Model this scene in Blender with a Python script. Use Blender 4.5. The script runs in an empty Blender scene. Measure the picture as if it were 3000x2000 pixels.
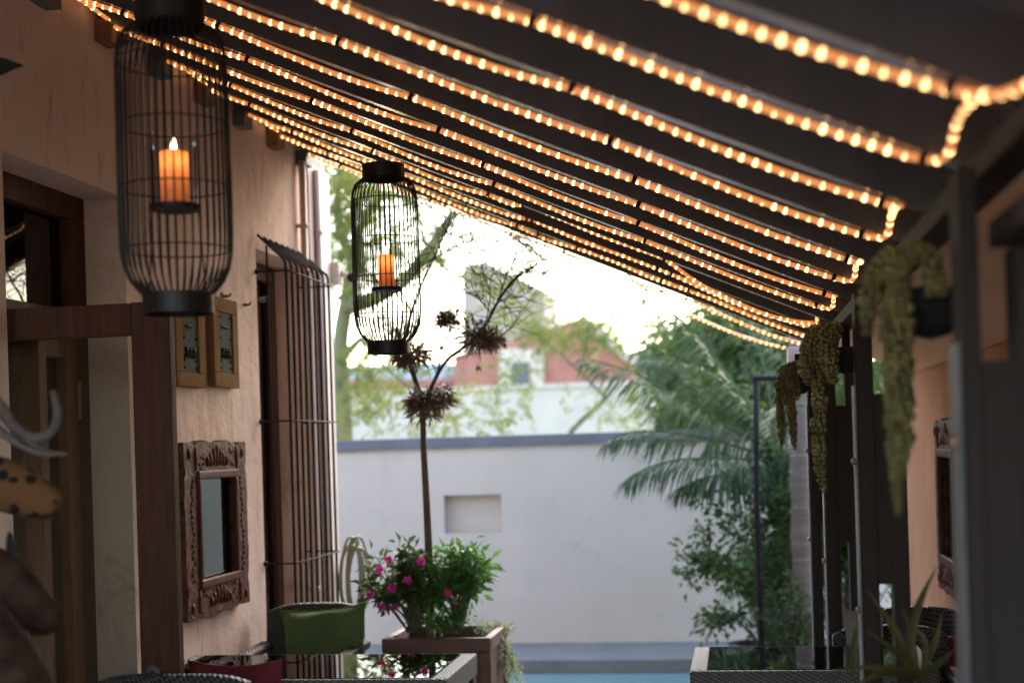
import bpy, math, random
from mathutils import Vector, Matrix, noise
R = math.radians
sc = bpy.context.scene
col = sc.collection

# ------------------------------------------------------------------ camera
F_PX, ROLL, YAW, CZ = 4167.0, 0.030, math.atan(656 / 4167.0), 1.5
PX, PY = 1500.0, 1291.7
cam_d = bpy.data.cameras.new('camera')
cam = bpy.data.objects.new('camera', cam_d); col.objects.link(cam); sc.camera = cam
cam_d.sensor_width = 36; cam_d.lens = 50.0
cam_d.shift_y = 291.7 / 3000
cam_d.clip_start = 0.05; cam_d.clip_end = 400
_c, _s = math.cos(YAW), math.sin(YAW)
_Rt, _U, _B = Vector((_c, _s, 0)), Vector((0, 0, 1)), Vector((_s, -_c, 0))
_x = _Rt * math.cos(ROLL) - _U * math.sin(ROLL)
_y = _Rt * math.sin(ROLL) + _U * math.cos(ROLL)
m = Matrix((_x, _y, _B)).transposed().to_4x4(); m.translation = (0, 0, CZ)
cam.matrix_world = m
cam_d.dof.use_dof = True; cam_d.dof.focus_distance = 4.6; cam_d.dof.aperture_fstop = 2.2

# ------------------------------------------------------------------ light
w = bpy.data.worlds.new('World'); sc.world = w; w.use_nodes = True
nt = w.node_tree; bg = nt.nodes['Background']
sky = nt.nodes.new('ShaderNodeTexSky'); sky.sky_type = 'NISHITA'; sky.sun_disc = False
SUN_EL, SUN_AZ = R(38), R(12)          # azimuth measured from +Y towards +X
sky.sun_elevation = SUN_EL; sky.sun_rotation = SUN_AZ
sky.air_density = 1.3; sky.dust_density = 2.0; sky.ozone_density = 1.0
nt.links.new(sky.outputs[0], bg.inputs[0]); bg.inputs[1].default_value = 0.15
sun_d = bpy.data.lights.new('sun', 'SUN'); sun_d.energy = 0.22; sun_d.angle = R(24); sun_d.color = (1, .88, .72)
sun = bpy.data.objects.new('sun', sun_d); col.objects.link(sun)
sd = Vector((math.sin(SUN_AZ) * math.cos(SUN_EL), math.cos(SUN_AZ) * math.cos(SUN_EL), math.sin(SUN_EL)))
sun.rotation_euler = (-sd).to_track_quat('-Z', 'Y').to_euler()
vs = sc.view_settings
sc.display_settings.display_device = 'sRGB'
vs.view_transform = 'Standard'; vs.look = 'None'; vs.exposure = 2.86; vs.gamma = 1.0
sc.cycles.use_denoising = True
sc.cycles.max_bounces = 8; sc.cycles.transparent_max_bounces = 24
sc.cycles.sample_clamp_indirect = 6

# ------------------------------------------------------------------ helpers
def at(x, y, X=None, Y=None, Z=None):
    """a point of a wall, floor or rafter plane, read off along the line of sight when the place was surveyed"""
    x1, y1 = x - PX, PY - y
    a = x1 * math.cos(ROLL) + y1 * math.sin(ROLL); b = -x1 * math.sin(ROLL) + y1 * math.cos(ROLL)
    d = (a * _c - F_PX * _s, a * _s + F_PX * _c, b)
    t = X / d[0] if X is not None else Y / d[1] if Y is not None else (Z - CZ) / d[2]
    return Vector((d[0] * t, d[1] * t, CZ + d[2] * t))

def tag(o, label=None, cat=None, group=None, kind=None):
    if label: o['label'] = label
    if cat: o['category'] = cat
    if group: o['group'] = group
    if kind: o['kind'] = kind
    return o

ORG = {}
def empty(name, loc, label, cat, group=None):
    o = bpy.data.objects.new(name, None); col.objects.link(o); o.location = loc
    o.empty_display_size = .1
    ORG[o.name] = Vector(loc)
    return tag(o, label, cat, group)

class MB:
    def __init__(s): s.v, s.f, s.uv = [], [], None
    def add(s, vs, fs):
        n = len(s.v); s.v += [tuple(p) for p in vs]; s.f += [tuple(i + n for i in q) for q in fs]; return s
    def box(s, lo, hi, M=None):
        x0, y0, z0 = lo; x1, y1, z1 = hi
        vs = [Vector(p) for p in ((x0,y0,z0),(x1,y0,z0),(x1,y1,z0),(x0,y1,z0),(x0,y0,z1),(x1,y0,z1),(x1,y1,z1),(x0,y1,z1))]
        if M is not None: vs = [M @ p for p in vs]
        return s.add(vs, [(3,2,1,0),(4,5,6,7),(0,1,5,4),(1,2,6,5),(2,3,7,6),(3,0,4,7)])
    def tube(s, pts, r, n=8, cap=True, flat=1.0):
        pts = [Vector(p) for p in pts]; k = len(pts)
        rf = r if callable(r) else (lambda t: r)
        rings = []; up = None
        for i, p in enumerate(pts):
            d = (pts[min(i + 1, k - 1)] - pts[max(i - 1, 0)])
            d = d.normalized() if d.length > 1e-9 else Vector((0, 0, 1))
            if up is None:
                up = d.orthogonal().normalized()
            up = (up - d * up.dot(d)); up = up.normalized() if up.length > 1e-6 else d.orthogonal().normalized()
            sd_ = d.cross(up); rr = rf(i / max(1, k - 1))
            rings.append([p + (up * math.cos(2*math.pi*j/n) + sd_ * math.sin(2*math.pi*j/n) * flat) * rr for j in range(n)])
        vs = [q for g in rings for q in g]
        fs = [(i*n + j, i*n + (j+1) % n, (i+1)*n + (j+1) % n, (i+1)*n + j) for i in range(k-1) for j in range(n)]
        if cap: fs += [tuple(range(n))[::-1], tuple((k-1)*n + j for j in range(n))]
        return s.add(vs, fs)
    def lathe(s, prof, c, n=32, closed=False):
        c = Vector(c); k = len(prof)
        vs = [c + Vector((r*math.cos(2*math.pi*j/n), r*math.sin(2*math.pi*j/n), z)) for r, z in prof for j in range(n)]
        m_ = k if closed else k - 1
        fs = [(i*n + j, i*n + (j+1) % n, ((i+1) % k)*n + (j+1) % n, ((i+1) % k)*n + j) for i in range(m_) for j in range(n)]
        return s.add(vs, fs)
    def ball(s, c, r, n=10, k=6):
        rx, ry, rz = (r, r, r) if not hasattr(r, '__len__') else r
        c = Vector(c); vs = [c + Vector((0,0,-rz))]
        for i in range(1, k):
            t = -math.pi/2 + math.pi*i/k
            vs += [c + Vector((rx*math.cos(t)*math.cos(2*math.pi*j/n), ry*math.cos(t)*math.sin(2*math.pi*j/n), rz*math.sin(t))) for j in range(n)]
        vs.append(c + Vector((0,0,rz)))
        fs = [(0, 1+(j+1) % n, 1+j) for j in range(n)]
        fs += [(1+i*n+j, 1+i*n+(j+1) % n, 1+(i+1)*n+(j+1) % n, 1+(i+1)*n+j) for i in range(k-2) for j in range(n)]
        b = 1+(k-2)*n; fs += [(b+j, b+(j+1) % n, len(vs)-1) for j in range(n)]
        return s.add(vs, fs)
    def leaf(s, p, d, L, W, up=None, bend=.25):
        d = Vector(d).normalized(); up = Vector(up) if up is not None else Vector((random.uniform(-1,1), random.uniform(-1,1), random.uniform(-.2,1)))
        sd_ = d.cross(up); sd_ = sd_.normalized() if sd_.length > 1e-5 else d.orthogonal().normalized()
        u = sd_.cross(d); p = Vector(p)
        m1 = p + d*L*.45 + u*L*bend*.25; tip = p + d*L - u*L*bend*.6
        return s.add([p, m1 + sd_*W/2 + u*W*.12, m1 - sd_*W/2 + u*W*.12, m1, tip], [(0,1,3),(0,3,2),(3,1,4),(3,4,2)])
    def prism(s, poly, axis, a0, a1):
        """poly in the plane across axis X: (y,z); extruded from a0 to a1"""
        n = len(poly)
        vs = [(a0, p[0], p[1]) for p in poly] + [(a1, p[0], p[1]) for p in poly]
        if axis == 'Y': vs = [(q[1], q[0], q[2]) for q in vs]
        fs = [tuple(range(n))[::-1], tuple(range(n, 2*n))] + [(i, (i+1) % n, n+(i+1) % n, n+i) for i in range(n)]
        return s.add(vs, fs)
    def build(s, name, mat, parent=None, origin=None, smooth=False, bevel=0, seg=2):
        if parent is not None: o0 = ORG[parent.name]
        elif origin is not None: o0 = Vector(origin)
        else: o0 = Vector((0,0,0))
        me = bpy.data.meshes.new(name)
        me.from_pydata([(p[0]-o0.x, p[1]-o0.y, p[2]-o0.z) for p in s.v], [], s.f)
        me.validate()
        if s.uv is not None:
            ul = me.uv_layers.new(name='UVMap')
            for l in me.loops: ul.data[l.index].uv = s.uv[l.vertex_index]
        me.materials.append(mat)
        if smooth:
            me.polygons.foreach_set('use_smooth', [True]*len(me.polygons))
        o = bpy.data.objects.new(name, me); col.objects.link(o)
        ORG[o.name] = o0
        if parent is not None: o.parent = parent
        else: o.location = o0
        if bevel:
            b = o.modifiers.new('edge', 'BEVEL'); b.width = bevel; b.segments = seg; b.limit_method = 'ANGLE'; b.angle_limit = R(40)
            me.polygons.foreach_set('use_smooth', [True]*len(me.polygons))
            wn = o.modifiers.new('wn', 'WEIGHTED_NORMAL'); wn.keep_sharp = True
        return o

def copy_tree(o, parent=None):
    c = o.copy(); col.objects.link(c); c.parent = parent
    ORG[c.name] = ORG.get(o.name, Vector((0,0,0)))
    for ch in list(o.children): copy_tree(ch, c)
    return c

# ------------------------------------------------------------------ materials
def newmat(name):
    m_ = bpy.data.materials.new(name); m_.use_nodes = True
    return m_, m_.node_tree, m_.node_tree.nodes, m_.node_tree.links, m_.node_tree.nodes['Principled BSDF']
def ramp(N, stops):
    r = N.new('ShaderNodeValToRGB'); e = r.color_ramp.elements
    e[0].position, e[0].color = stops[0][0], (*stops[0][1], 1); e[1].position, e[1].color = stops[-1][0], (*stops[-1][1], 1)
    for p, c in stops[1:-1]:
        q = e.new(p); q.color = (*c, 1)
    return r
def mat(name, c1, c2=None, rough=.6, scale=6, stretch=(1,1,1), bump=.0, bscale=None, metal=0, spec=.5, detail=5, trans=0, coat=0, bdist=.01):
    m_, t, N, L, B = newmat(name)
    c2 = c2 or tuple(x*.75 for x in c1)
    tc = N.new('ShaderNodeTexCoord'); mp = N.new('ShaderNodeMapping'); mp.inputs['Scale'].default_value = stretch
    L.new(tc.outputs['Object'], mp.inputs[0])
    n = N.new('ShaderNodeTexNoise'); n.inputs['Scale'].default_value = scale; n.inputs['Detail'].default_value = detail; n.inputs['Roughness'].default_value = .6
    L.new(mp.outputs[0], n.inputs[0])
    r = ramp(N, [(.32, c2), (.68, c1)]); L.new(n.outputs[0], r.inputs[0]); L.new(r.outputs[0], B.inputs['Base Color'])
    B.inputs['Roughness'].default_value = rough; B.inputs['Metallic'].default_value = metal
    B.inputs['Specular IOR Level'].default_value = spec; B.inputs['Coat Weight'].default_value = coat
    if bump:
        n2 = N.new('ShaderNodeTexNoise'); n2.inputs['Scale'].default_value = bscale or scale*4; n2.inputs['Detail'].default_value = 6
        L.new(mp.outputs[0], n2.inputs[0])
        b = N.new('ShaderNodeBump'); b.inputs['Strength'].default_value = bump; b.inputs['Distance'].default_value = bdist
        L.new(n2.outputs[0], b.inputs['Height']); L.new(b.outputs[0], B.inputs['Normal'])
    return m_
def leafmat(name, c1, c2, scale=3.0, tr=.45, rough=.45):
    m_, t, N, L, B = newmat(name)
    tc = N.new('ShaderNodeTexCoord'); n = N.new('ShaderNodeTexNoise'); n.inputs['Scale'].default_value = scale; n.inputs['Detail'].default_value = 4
    L.new(tc.outputs['Object'], n.inputs[0])
    r = ramp(N, [(.35, c1), (.65, c2)]); L.new(n.outputs[0], r.inputs[0]); L.new(r.outputs[0], B.inputs['Base Color'])
    B.inputs['Roughness'].default_value = rough
    tl = N.new('ShaderNodeBsdfTranslucent'); mx = N.new('ShaderNodeMixShader'); mx.inputs[0].default_value = tr
    L.new(r.outputs[0], tl.inputs[0]); L.new(B.outputs[0], mx.inputs[1]); L.new(tl.outputs[0], mx.inputs[2])
    L.new(mx.outputs[0], N['Material Output'].inputs[0])
    return m_
def plaster(name, a, b, c, spots=True, bump=.5):
    """a lime plaster: broad tone changes, rubbed vertical streaks and trowel marks"""
    m_, t, N, L, B = newmat(name)
    tc = N.new('ShaderNodeTexCoord')
    n1 = N.new('ShaderNodeTexNoise'); n1.inputs['Scale'].default_value = 1.6; n1.inputs['Detail'].default_value = 6
    L.new(tc.outputs['Object'], n1.inputs[0])
    r1 = ramp(N, [(.3, b), (.7, a)]); L.new(n1.outputs[0], r1.inputs[0])
    mp = N.new('ShaderNodeMapping'); mp.inputs['Scale'].default_value = (3, 9, 1.7); L.new(tc.outputs['Object'], mp.inputs[0])
    n2 = N.new('ShaderNodeTexNoise'); n2.inputs['Scale'].default_value = 1.6; n2.inputs['Detail'].default_value = 9; n2.inputs['Roughness'].default_value = .72; n2.inputs['Distortion'].default_value = .6
    L.new(mp.outputs[0], n2.inputs[0])
    r2 = ramp(N, [(.55, (0,0,0)), (.72, (1,1,1))]); L.new(n2.outputs[0], r2.inputs[0])
    mx = N.new('ShaderNodeMix'); mx.data_type = 'RGBA'
    mu = N.new('ShaderNodeMath'); mu.operation = 'MULTIPLY'; mu.inputs[1].default_value = .7 if spots else .3
    L.new(r2.outputs[0], mu.inputs[0]); L.new(mu.outputs[0], mx.inputs[0]); L.new(r1.outputs[0], mx.inputs[6]); mx.inputs[7].default_value = (*c, 1)
    L.new(mx.outputs[2], B.inputs['Base Color']); B.inputs['Roughness'].default_value = .9; B.inputs['Specular IOR Level'].default_value = 0
    n3 = N.new('ShaderNodeTexNoise'); n3.inputs['Scale'].default_value = 9; n3.inputs['Detail'].default_value = 8; n3.inputs['Roughness'].default_value = .6
    L.new(tc.outputs['Object'], n3.inputs[0])
    b_ = N.new('ShaderNodeBump'); b_.inputs['Strength'].default_value = bump; b_.inputs['Distance'].default_value = .03
    L.new(n3.outputs[0], b_.inputs['Height']); L.new(b_.outputs[0], B.inputs['Normal'])
    return m_
def pane(name, tint=(1,1,1), ior=1.5, dark=0.0):
    m_, t, N, L, B = newmat(name)
    N.remove(B)
    tr = N.new('ShaderNodeBsdfTransparent'); tr.inputs[0].default_value = (*tint, 1)
    gl = N.new('ShaderNodeBsdfGlossy'); gl.inputs['Roughness'].default_value = .01
    fr = N.new('ShaderNodeFresnel'); fr.inputs[0].default_value = ior
    mx = N.new('ShaderNodeMixShader'); L.new(fr.outputs[0], mx.inputs[0]); L.new(tr.outputs[0], mx.inputs[1]); L.new(gl.outputs[0], mx.inputs[2])
    L.new(mx.outputs[0], N['Material Output'].inputs[0]); return m_
def emit(name, c, s):
    m_, t, N, L, B = newmat(name)
    B.inputs['Base Color'].default_value = (0,0,0,1); B.inputs['Emission Color'].default_value = (*c, 1); B.inputs['Emission Strength'].default_value = s
    return m_
def wicker(name, c1, c2, k=90.0, rough=.5):
    m_, t, N, L, B = newmat(name); B.inputs['Specular IOR Level'].default_value = .3
    tc = N.new('ShaderNodeTexCoord')
    h = None
    sx = N.new('ShaderNodeSeparateXYZ'); L.new(tc.outputs['Object'], sx.inputs[0])
    def mth(op, a, b=None):
        q = N.new('ShaderNodeMath'); q.operation = op
        for i, v_ in enumerate((a, b)):
            if v_ is None: continue
            if isinstance(v_, (int, float)): q.inputs[i].default_value = v_
            else: L.new(v_, q.inputs[i])
        return q.outputs[0]
    hor = mth('ADD', sx.outputs[0], sx.outputs[1])
    s1 = mth('SINE', mth('MULTIPLY', hor, k*3.14)); ver = mth('ADD', sx.outputs[2], mth('MULTIPLY', mth('SUBTRACT', sx.outputs[1], sx.outputs[0]), .5))
    s2 = mth('SINE', mth('MULTIPLY', ver, k*3.14)); p_ = mth('MULTIPLY', s1, s2)
    r = ramp(N, [(.3, c1), (.75, c2)]); pr = mth('ADD', mth('MULTIPLY', p_, .5), .5)
    L.new(pr, r.inputs[0]); L.new(r.outputs[0], B.inputs['Base Color']); B.inputs['Roughness'].default_value = rough
    b_ = N.new('ShaderNodeBump'); b_.inputs['Strength'].default_value = .9; b_.inputs['Distance'].default_value = .006
    L.new(pr, b_.inputs['Height']); L.new(b_.outputs[0], B.inputs['Normal'])
    return m_
def rope_mat():
    m_, t, N, L, B = newmat('rope_light_tube')
    B.inputs['Base Color'].default_value = (.5,.3,.15,1); B.inputs['Roughness'].default_value = .25
    B.inputs['Emission Color'].default_value = (1,.31,.08,1); B.inputs['Emission Strength'].default_value = .105
    return m_

M = dict(
    salmon=plaster('salmon_lime_plaster', (.68,.50,.42), (.58,.42,.345), (.24,.14,.105)),
    grey=plaster('grey_wall_paint', (.54,.465,.415), (.475,.41,.365), (.30,.285,.275), False, .12),
    coping=mat('slate_blue_coping', (.135,.135,.155), (.105,.105,.122), .7, 4, bump=.2),
    sidewall=plaster('rope_glow_side_plaster', (.46,.24,.145), (.36,.18,.105), (.20,.10,.06)),  # salmon wall, its colour shifted to orange-brown to imitate rope light
    white=plaster('white_wall_paint', (.64,.54,.44), (.56,.475,.39), (.5,.5,.48), False, .15),
    brick=mat('red_brick', (.42,.17,.13), (.33,.13,.10), .8, 3, bump=.3),
    tower=mat('beige_render', (.43,.35,.29), (.35,.28,.23), .85, 2),
    darkwood=mat('dark_brown_gloss_paint', (.13,.108,.10), (.09,.075,.068), .21, 5, (1,1,.15), .12, 30, spec=.5),
    postpaint=mat('post_brown_paint', (.040,.031,.027), (.028,.022,.019), .68, 5, (2,2,.15), .2, 30, spec=.05),
    eave=mat('rope_glow_eave_boards', (.70,.40,.20), (.50,.26,.12), .6, 3, (1,.3,1), .2, 20),  # orange wood colour brightened to stand in for the rope-light glow
    ceiling=mat('dark_ceiling_board', (.16,.135,.128), (.11,.092,.087), .5, 3, (1,.3,1), .1, 20),
    redwood=mat('varnished_red_wood', (.105,.047,.034), (.065,.029,.022), .55, 6, (8,8,.6), .1, 12, spec=.05),
    orangewood=mat('warm_varnished_wood', (.17,.07,.032), (.11,.045,.02), .55, 6, (8,8,.6), .1, 12, spec=.05),
    oak=mat('light_oak', (.25,.155,.085), (.16,.092,.045), .6, 7, (3,10,1.0), .25, 20, spec=0),
    carved=mat('carved_dark_teak', (.15,.062,.038), (.035,.015,.010), .5, 38, (1,1,1), .8, 30, spec=.06, bdist=.012),
    steel=mat('galvanised_steel', (.13,.13,.135), (.09,.09,.095), .6, 14, metal=.2),
    black=mat('black_iron', (.022,.020,.020), (.014,.013,.013), .75, 12, spec=.12),
    blackmetal=mat('blackened_wire', (.014,.012,.011), (.010,.009,.009), .5, 12, metal=.3),
    bolt=mat('copper_bolt', (.35,.20,.14), (.22,.12,.09), .4, 20, metal=.5),
    floor=mat('terrace_stone', (.34,.30,.27), (.26,.23,.20), .55, 3, bump=.2),
    paving=mat('grey_pool_paving', (.21,.20,.20), (.15,.145,.145), .6, 4, bump=.2),
    soil=mat('garden_soil', (.06,.045,.035), (.035,.025,.02), .95, 8, bump=.5),
    terracotta=mat('brown_planter_wood', (.13,.062,.045), (.085,.04,.03), .6, 5, (1,1,4), .2, 20),
    wickerd=wicker('dark_wicker', (.018,.015,.014), (.075,.068,.064)),
    wickerl=wicker('table_rim_wicker', (.05,.048,.046), (.17,.165,.16), 150.0, .4),
    green=mat('green_cushion_fabric', (.085,.135,.04), (.06,.10,.03), .9, 5, bump=.3, bscale=160, bdist=.003),
    red=mat('red_cushion_fabric', (.14,.009,.018), (.10,.007,.012), .85, 5, bump=.3, bscale=160, bdist=.003),
    greyfab=mat('taupe_cushion_fabric', (.20,.175,.155), (.16,.14,.125), .9, 5, bump=.3, bscale=160, bdist=.003),
    wax=None, glass=pane('window_glass', (.86,.9,.88)), tglass=pane('smoked_table_glass', (.16,.18,.17), 1.9),
    jar=pane('candle_glass', (1,1,1), 1.12),
    bark=mat('grey_brown_bark', (.16,.115,.085), (.085,.06,.045), .9, 12, (2,2,.6), .8, 30),
    greenbark=mat('mossy_bark', (.20,.19,.10), (.11,.12,.05), .9, 8, (2,2,.6), .6, 20),
    leafy=leafmat('shrub_leaf', (.035,.07,.018), (.085,.145,.03)),
    bright=leafmat('bright_shrub_leaf', (.06,.16,.035), (.11,.26,.05)),
    feather=leafmat('feathery_leaflets', (.09,.13,.022), (.22,.23,.045), 1.5, .55),
    treeleaf=leafmat('tree_leaf', (.040,.075,.02), (.095,.145,.032), 1.5, .5),
    palm=leafmat('palm_leaflet', (.035,.072,.025), (.09,.135,.038), 1.2, .3, .65),
    fern=leafmat('fern_leaf', (.06,.17,.05), (.10,.24,.06)),
    pale=leafmat('silver_trailing_leaf', (.20,.26,.14), (.32,.38,.22), 6),
    airplant=leafmat('dry_rosette_leaf', (.11,.07,.055), (.20,.15,.10), 5, .25),
    sedum=leafmat('sedum_leaf', (.12,.10,.032), (.25,.21,.07), 18, .2, .5),
    strap=leafmat('strap_leaf', (.03,.05,.015), (.10,.07,.02), 4, .3),
    pink=leafmat('magenta_petal', (.55,.03,.28), (.75,.08,.42), 8, .4),
    bud=leafmat('dull_red_bud', (.25,.04,.09), (.35,.07,.13), 8, .3),
    horn=mat('weathered_horn', (.15,.115,.10), (.08,.06,.052), .8, 30, (1,1,1), .7, 60),
    hose=mat('olive_hose', (.22,.205,.10), (.14,.13,.06), .4, 10),
    palmtrunk=mat('ringed_palm_bark', (.17,.135,.11), (.11,.088,.072), .85, 6, (1,1,7), .5, 9),
    stained=mat('dark_stained_carving', (.060,.030,.018),(.018,.010,.008),.75,22,(1,1,1),1.0,34,spec=.08,bdist=.012),
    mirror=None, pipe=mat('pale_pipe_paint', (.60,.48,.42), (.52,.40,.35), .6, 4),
)
m_, t, N, L, B = newmat('mirror_glass'); B.inputs['Base Color'].default_value = (.19,.215,.185,1); B.inputs['Metallic'].default_value = 1; B.inputs['Roughness'].default_value = .03; M['mirror'] = m_
m_, t, N, L, B = newmat('candle_wax')
B.inputs['Base Color'].default_value = (.80,.50,.30,1); B.inputs['Roughness'].default_value = .5
tl = N.new('ShaderNodeBsdfTranslucent'); tl.inputs[0].default_value = (.95,.45,.23,1)
mx = N.new('ShaderNodeMixShader'); mx.inputs[0].default_value = .75; L.new(B.outputs[0], mx.inputs[1]); L.new(tl.outputs[0], mx.inputs[2]); L.new(mx.outputs[0], N['Material Output'].inputs[0]); M['wax'] = m_
M['rope'] = rope_mat(); M['bead'] = emit('lit_bead', (1,.58,.23), .78); M['flame'] = emit('candle_flame', (1,.72,.38), 3)
# spotted wood of the carved giraffe
m_, t, N, L, B = newmat('spotted_carved_wood')
tc = N.new('ShaderNodeTexCoord'); vo = N.new('ShaderNodeTexVoronoi'); vo.inputs['Scale'].default_value = 26
nz = N.new('ShaderNodeTexNoise'); nz.inputs['Scale'].default_value = 20
L.new(tc.outputs['Object'], vo.inputs[0]); L.new(tc.outputs['Object'], nz.inputs[0])
ad = N.new('ShaderNodeMath'); ad.operation = 'MULTIPLY_ADD'; ad.inputs[1].default_value = .35; L.new(nz.outputs[0], ad.inputs[0]); L.new(vo.outputs['Distance'], ad.inputs[2])
r = ramp(N, [(.46, (.018,.012,.010)), (.52, (.13,.060,.024))]); L.new(ad.outputs[0], r.inputs[0]); L.new(r.outputs[0], B.inputs['Base Color']); B.inputs['Roughness'].default_value = .85; B.inputs['Specular IOR Level'].default_value = .08; M['spotted'] = m_
# pool water
m_, t, N, L, B = newmat('pool_water')
B.inputs['Base Color'].default_value = (.17,.30,.31,1); B.inputs['Roughness'].default_value = .06
nz = N.new('ShaderNodeTexNoise'); nz.inputs['Scale'].default_value = 5; bp = N.new('ShaderNodeBump'); bp.inputs['Strength'].default_value = .15; bp.inputs['Distance'].default_value = .03
L.new(nz.outputs[0], bp.inputs['Height']); L.new(bp.outputs[0], B.inputs['Normal']); M['water'] = m_

# ------------------------------------------------------------------ setting: ground, paving, pool
g = MB().box((-60,-30,-.60), (60,120,-.56)).build('ground', M['soil']); tag(g, kind='structure')
f_ = MB().box((-6,-4,-.55), (6,8.1,0)).build('terrace_floor', M['floor']); tag(f_, kind='structure')
pv = MB().box((-6,9.62,-.54), (6,12.0,.0)).box((.45,8.104,-.54), (6,9.616,.0)).build('pool_paving', M['paving']); tag(pv, kind='structure')
wa = MB().box((-5.9,8.104,-.5), (.446,9.616,-.09)).build('pool_water', M['water']); tag(wa, kind='structure')

# ------------------------------------------------------------------ house on the left
XW = -2.12
def cell_wall(ys, zs, holes, x_front, x_back):
    """a wall with openings as one clean mesh; holes = set of (i,j) cells"""
    mb = MB(); ny, nz_ = len(ys), len(zs)
    idx = lambda i, j, k: (i*nz_ + j)*2 + k
    vs = []
    for y in ys:
        for z in zs: vs += [(x_front, y, z), (x_back, y, z)]
    fs = []
    solid = lambda i, j: 0 <= i < ny-1 and 0 <= j < nz_-1 and (i, j) not in holes
    for i in range(ny-1):
        for j in range(nz_-1):
            if not solid(i, j): continue
            a = [idx(i,j,0), idx(i+1,j,0), idx(i+1,j+1,0), idx(i,j+1,0)]; fs.append(tuple(a))
            fs.append((idx(i,j,1), idx(i,j+1,1), idx(i+1,j+1,1), idx(i+1,j,1)))
            if not solid(i-1,j): fs.append((idx(i,j,0), idx(i,j+1,0), idx(i,j+1,1), idx(i,j,1)))
            if not solid(i+1,j): fs.append((idx(i+1,j,0), idx(i+1,j,1), idx(i+1,j+1,1), idx(i+1,j+1,0)))
            if not solid(i,j-1): fs.append((idx(i,j,0), idx(i,j,1), idx(i+1,j,1), idx(i+1,j,0)))
            if not solid(i,j+1): fs.append((idx(i,j+1,0), idx(i+1,j+1,0), idx(i+1,j+1,1), idx(i,j+1,1)))
    return mb.add(vs, fs)
D0, D1, DZ = at(32,1300,X=XW).y, at(383,1300,X=XW).y, at(351,574,X=XW).z
W0, W1, WZ = at(766,1300,X=XW).y, 6.93, at(766,733,X=XW).z
print('door', D0, D1, DZ, 'window', W0, W1, WZ)
house = empty('house', (XW, 4, 0), 'salmon pink plastered house with a deep doorway and a barred window, under the roof', 'house')
hw = cell_wall([-1.5, D0, D1, W0, W1, 7.34], [0, .12, DZ, 3.25], set(), XW, XW-.32)
ys = [-1.5, D0, D1, W0, W1, 7.34]; zs = [0, .35, WZ, DZ, 3.25] if WZ < DZ else [0, .35, DZ, WZ, 3.25]
kD, kW = zs.index(DZ), zs.index(WZ)
holes = {(1, j) for j in range(kD)} | {(3, j) for j in range(1, kW)}
cell_wall(ys, zs, holes, XW, XW-.34).build('front_wall', M['salmon'], house, bevel=.022, seg=3)
sh = MB().box((-5.0,-1.5,0), (-4.9,7.34,3.25)).box((-4.9,7.2,0), (XW-.345,7.33,3.25)).box((-4.9,-1.5,0), (XW-.345,-1.4,3.25)).box((-5.0,-1.5,3.254), (XW-.02,7.36,3.4))
sh.build('room_shell', M['tower'], house)
# joinery of the doorway
XB = -2.27
dw = empty('doorway_joinery', (XB, (D0+D1)/2, 0), 'warm wooden glazed inner door and transom window set back in the plaster doorway', 'door')
def yrect(mb, x0, y0, x1, y1, xf, dx):       # a bar on a plane X: photo corners -> box
    a = at(x0, y0, X=xf); b = at(x1, y1, X=xf)
    mb.box((xf-dx, min(a.y,b.y), min(a.z,b.z)), (xf, max(a.y,b.y), max(a.z,b.z)))
TZ = at(150, 985, X=XB).z            # underside of the transom
print('TZ', TZ)
fr = MB(); ya, yb = D0-.05, D1+.02
fr.box((XB-.09,ya,DZ-.085),(XB,yb,DZ+.02)).box((XB-.09,yb-.13,0),(XB,yb,DZ-.086)).box((XB-.09,ya,0),(XB,ya+.06,DZ-.086)).box((XB-.10,ya+.061,TZ+.02),(XB+.008,yb-.131,TZ+.10))
fr.build('door_frame', M['redwood'], dw, bevel=.004)
tr_ = MB(); tr_.box((XB-.05,ya+.061,TZ+.101),(XB-.04,yb-.131,DZ-.086)); tr_.build('transom_pane', M['glass'], dw)
yl0, yl1 = at(110,1300,X=XB).y, yb-.135
dl = MB(); dl.box((XB-.05,yl0,0),(XB+.012,yl0+.055,TZ+.0)).box((XB-.05,yl1-.085,0),(XB+.012,yl1,TZ)).box((XB-.05,yl0+.056,TZ-.07),(XB+.01,yl1-.086,TZ)).box((XB-.05,yl0+.056,0),(XB+.01,yl1-.086,.25))
lf = dl.build('inner_door_leaf', M['orangewood'], dw, bevel=.004)
MB().box((XB-.03,yl0+.056,.251),(XB-.022,yl1-.086,TZ-.071)).build('inner_door_pane', M['glass'], lf)
MB().tube([(XB+.016,yl1+.002,1.62),(XB+.016,yl1+.002,1.75)], .008).build('hinge', M['steel'], lf)
MB().tube([(XB+.016,yl1+.002,.5),(XB+.016,yl1+.002,.62)], .008).build('hinge', M['steel'], lf)

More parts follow.
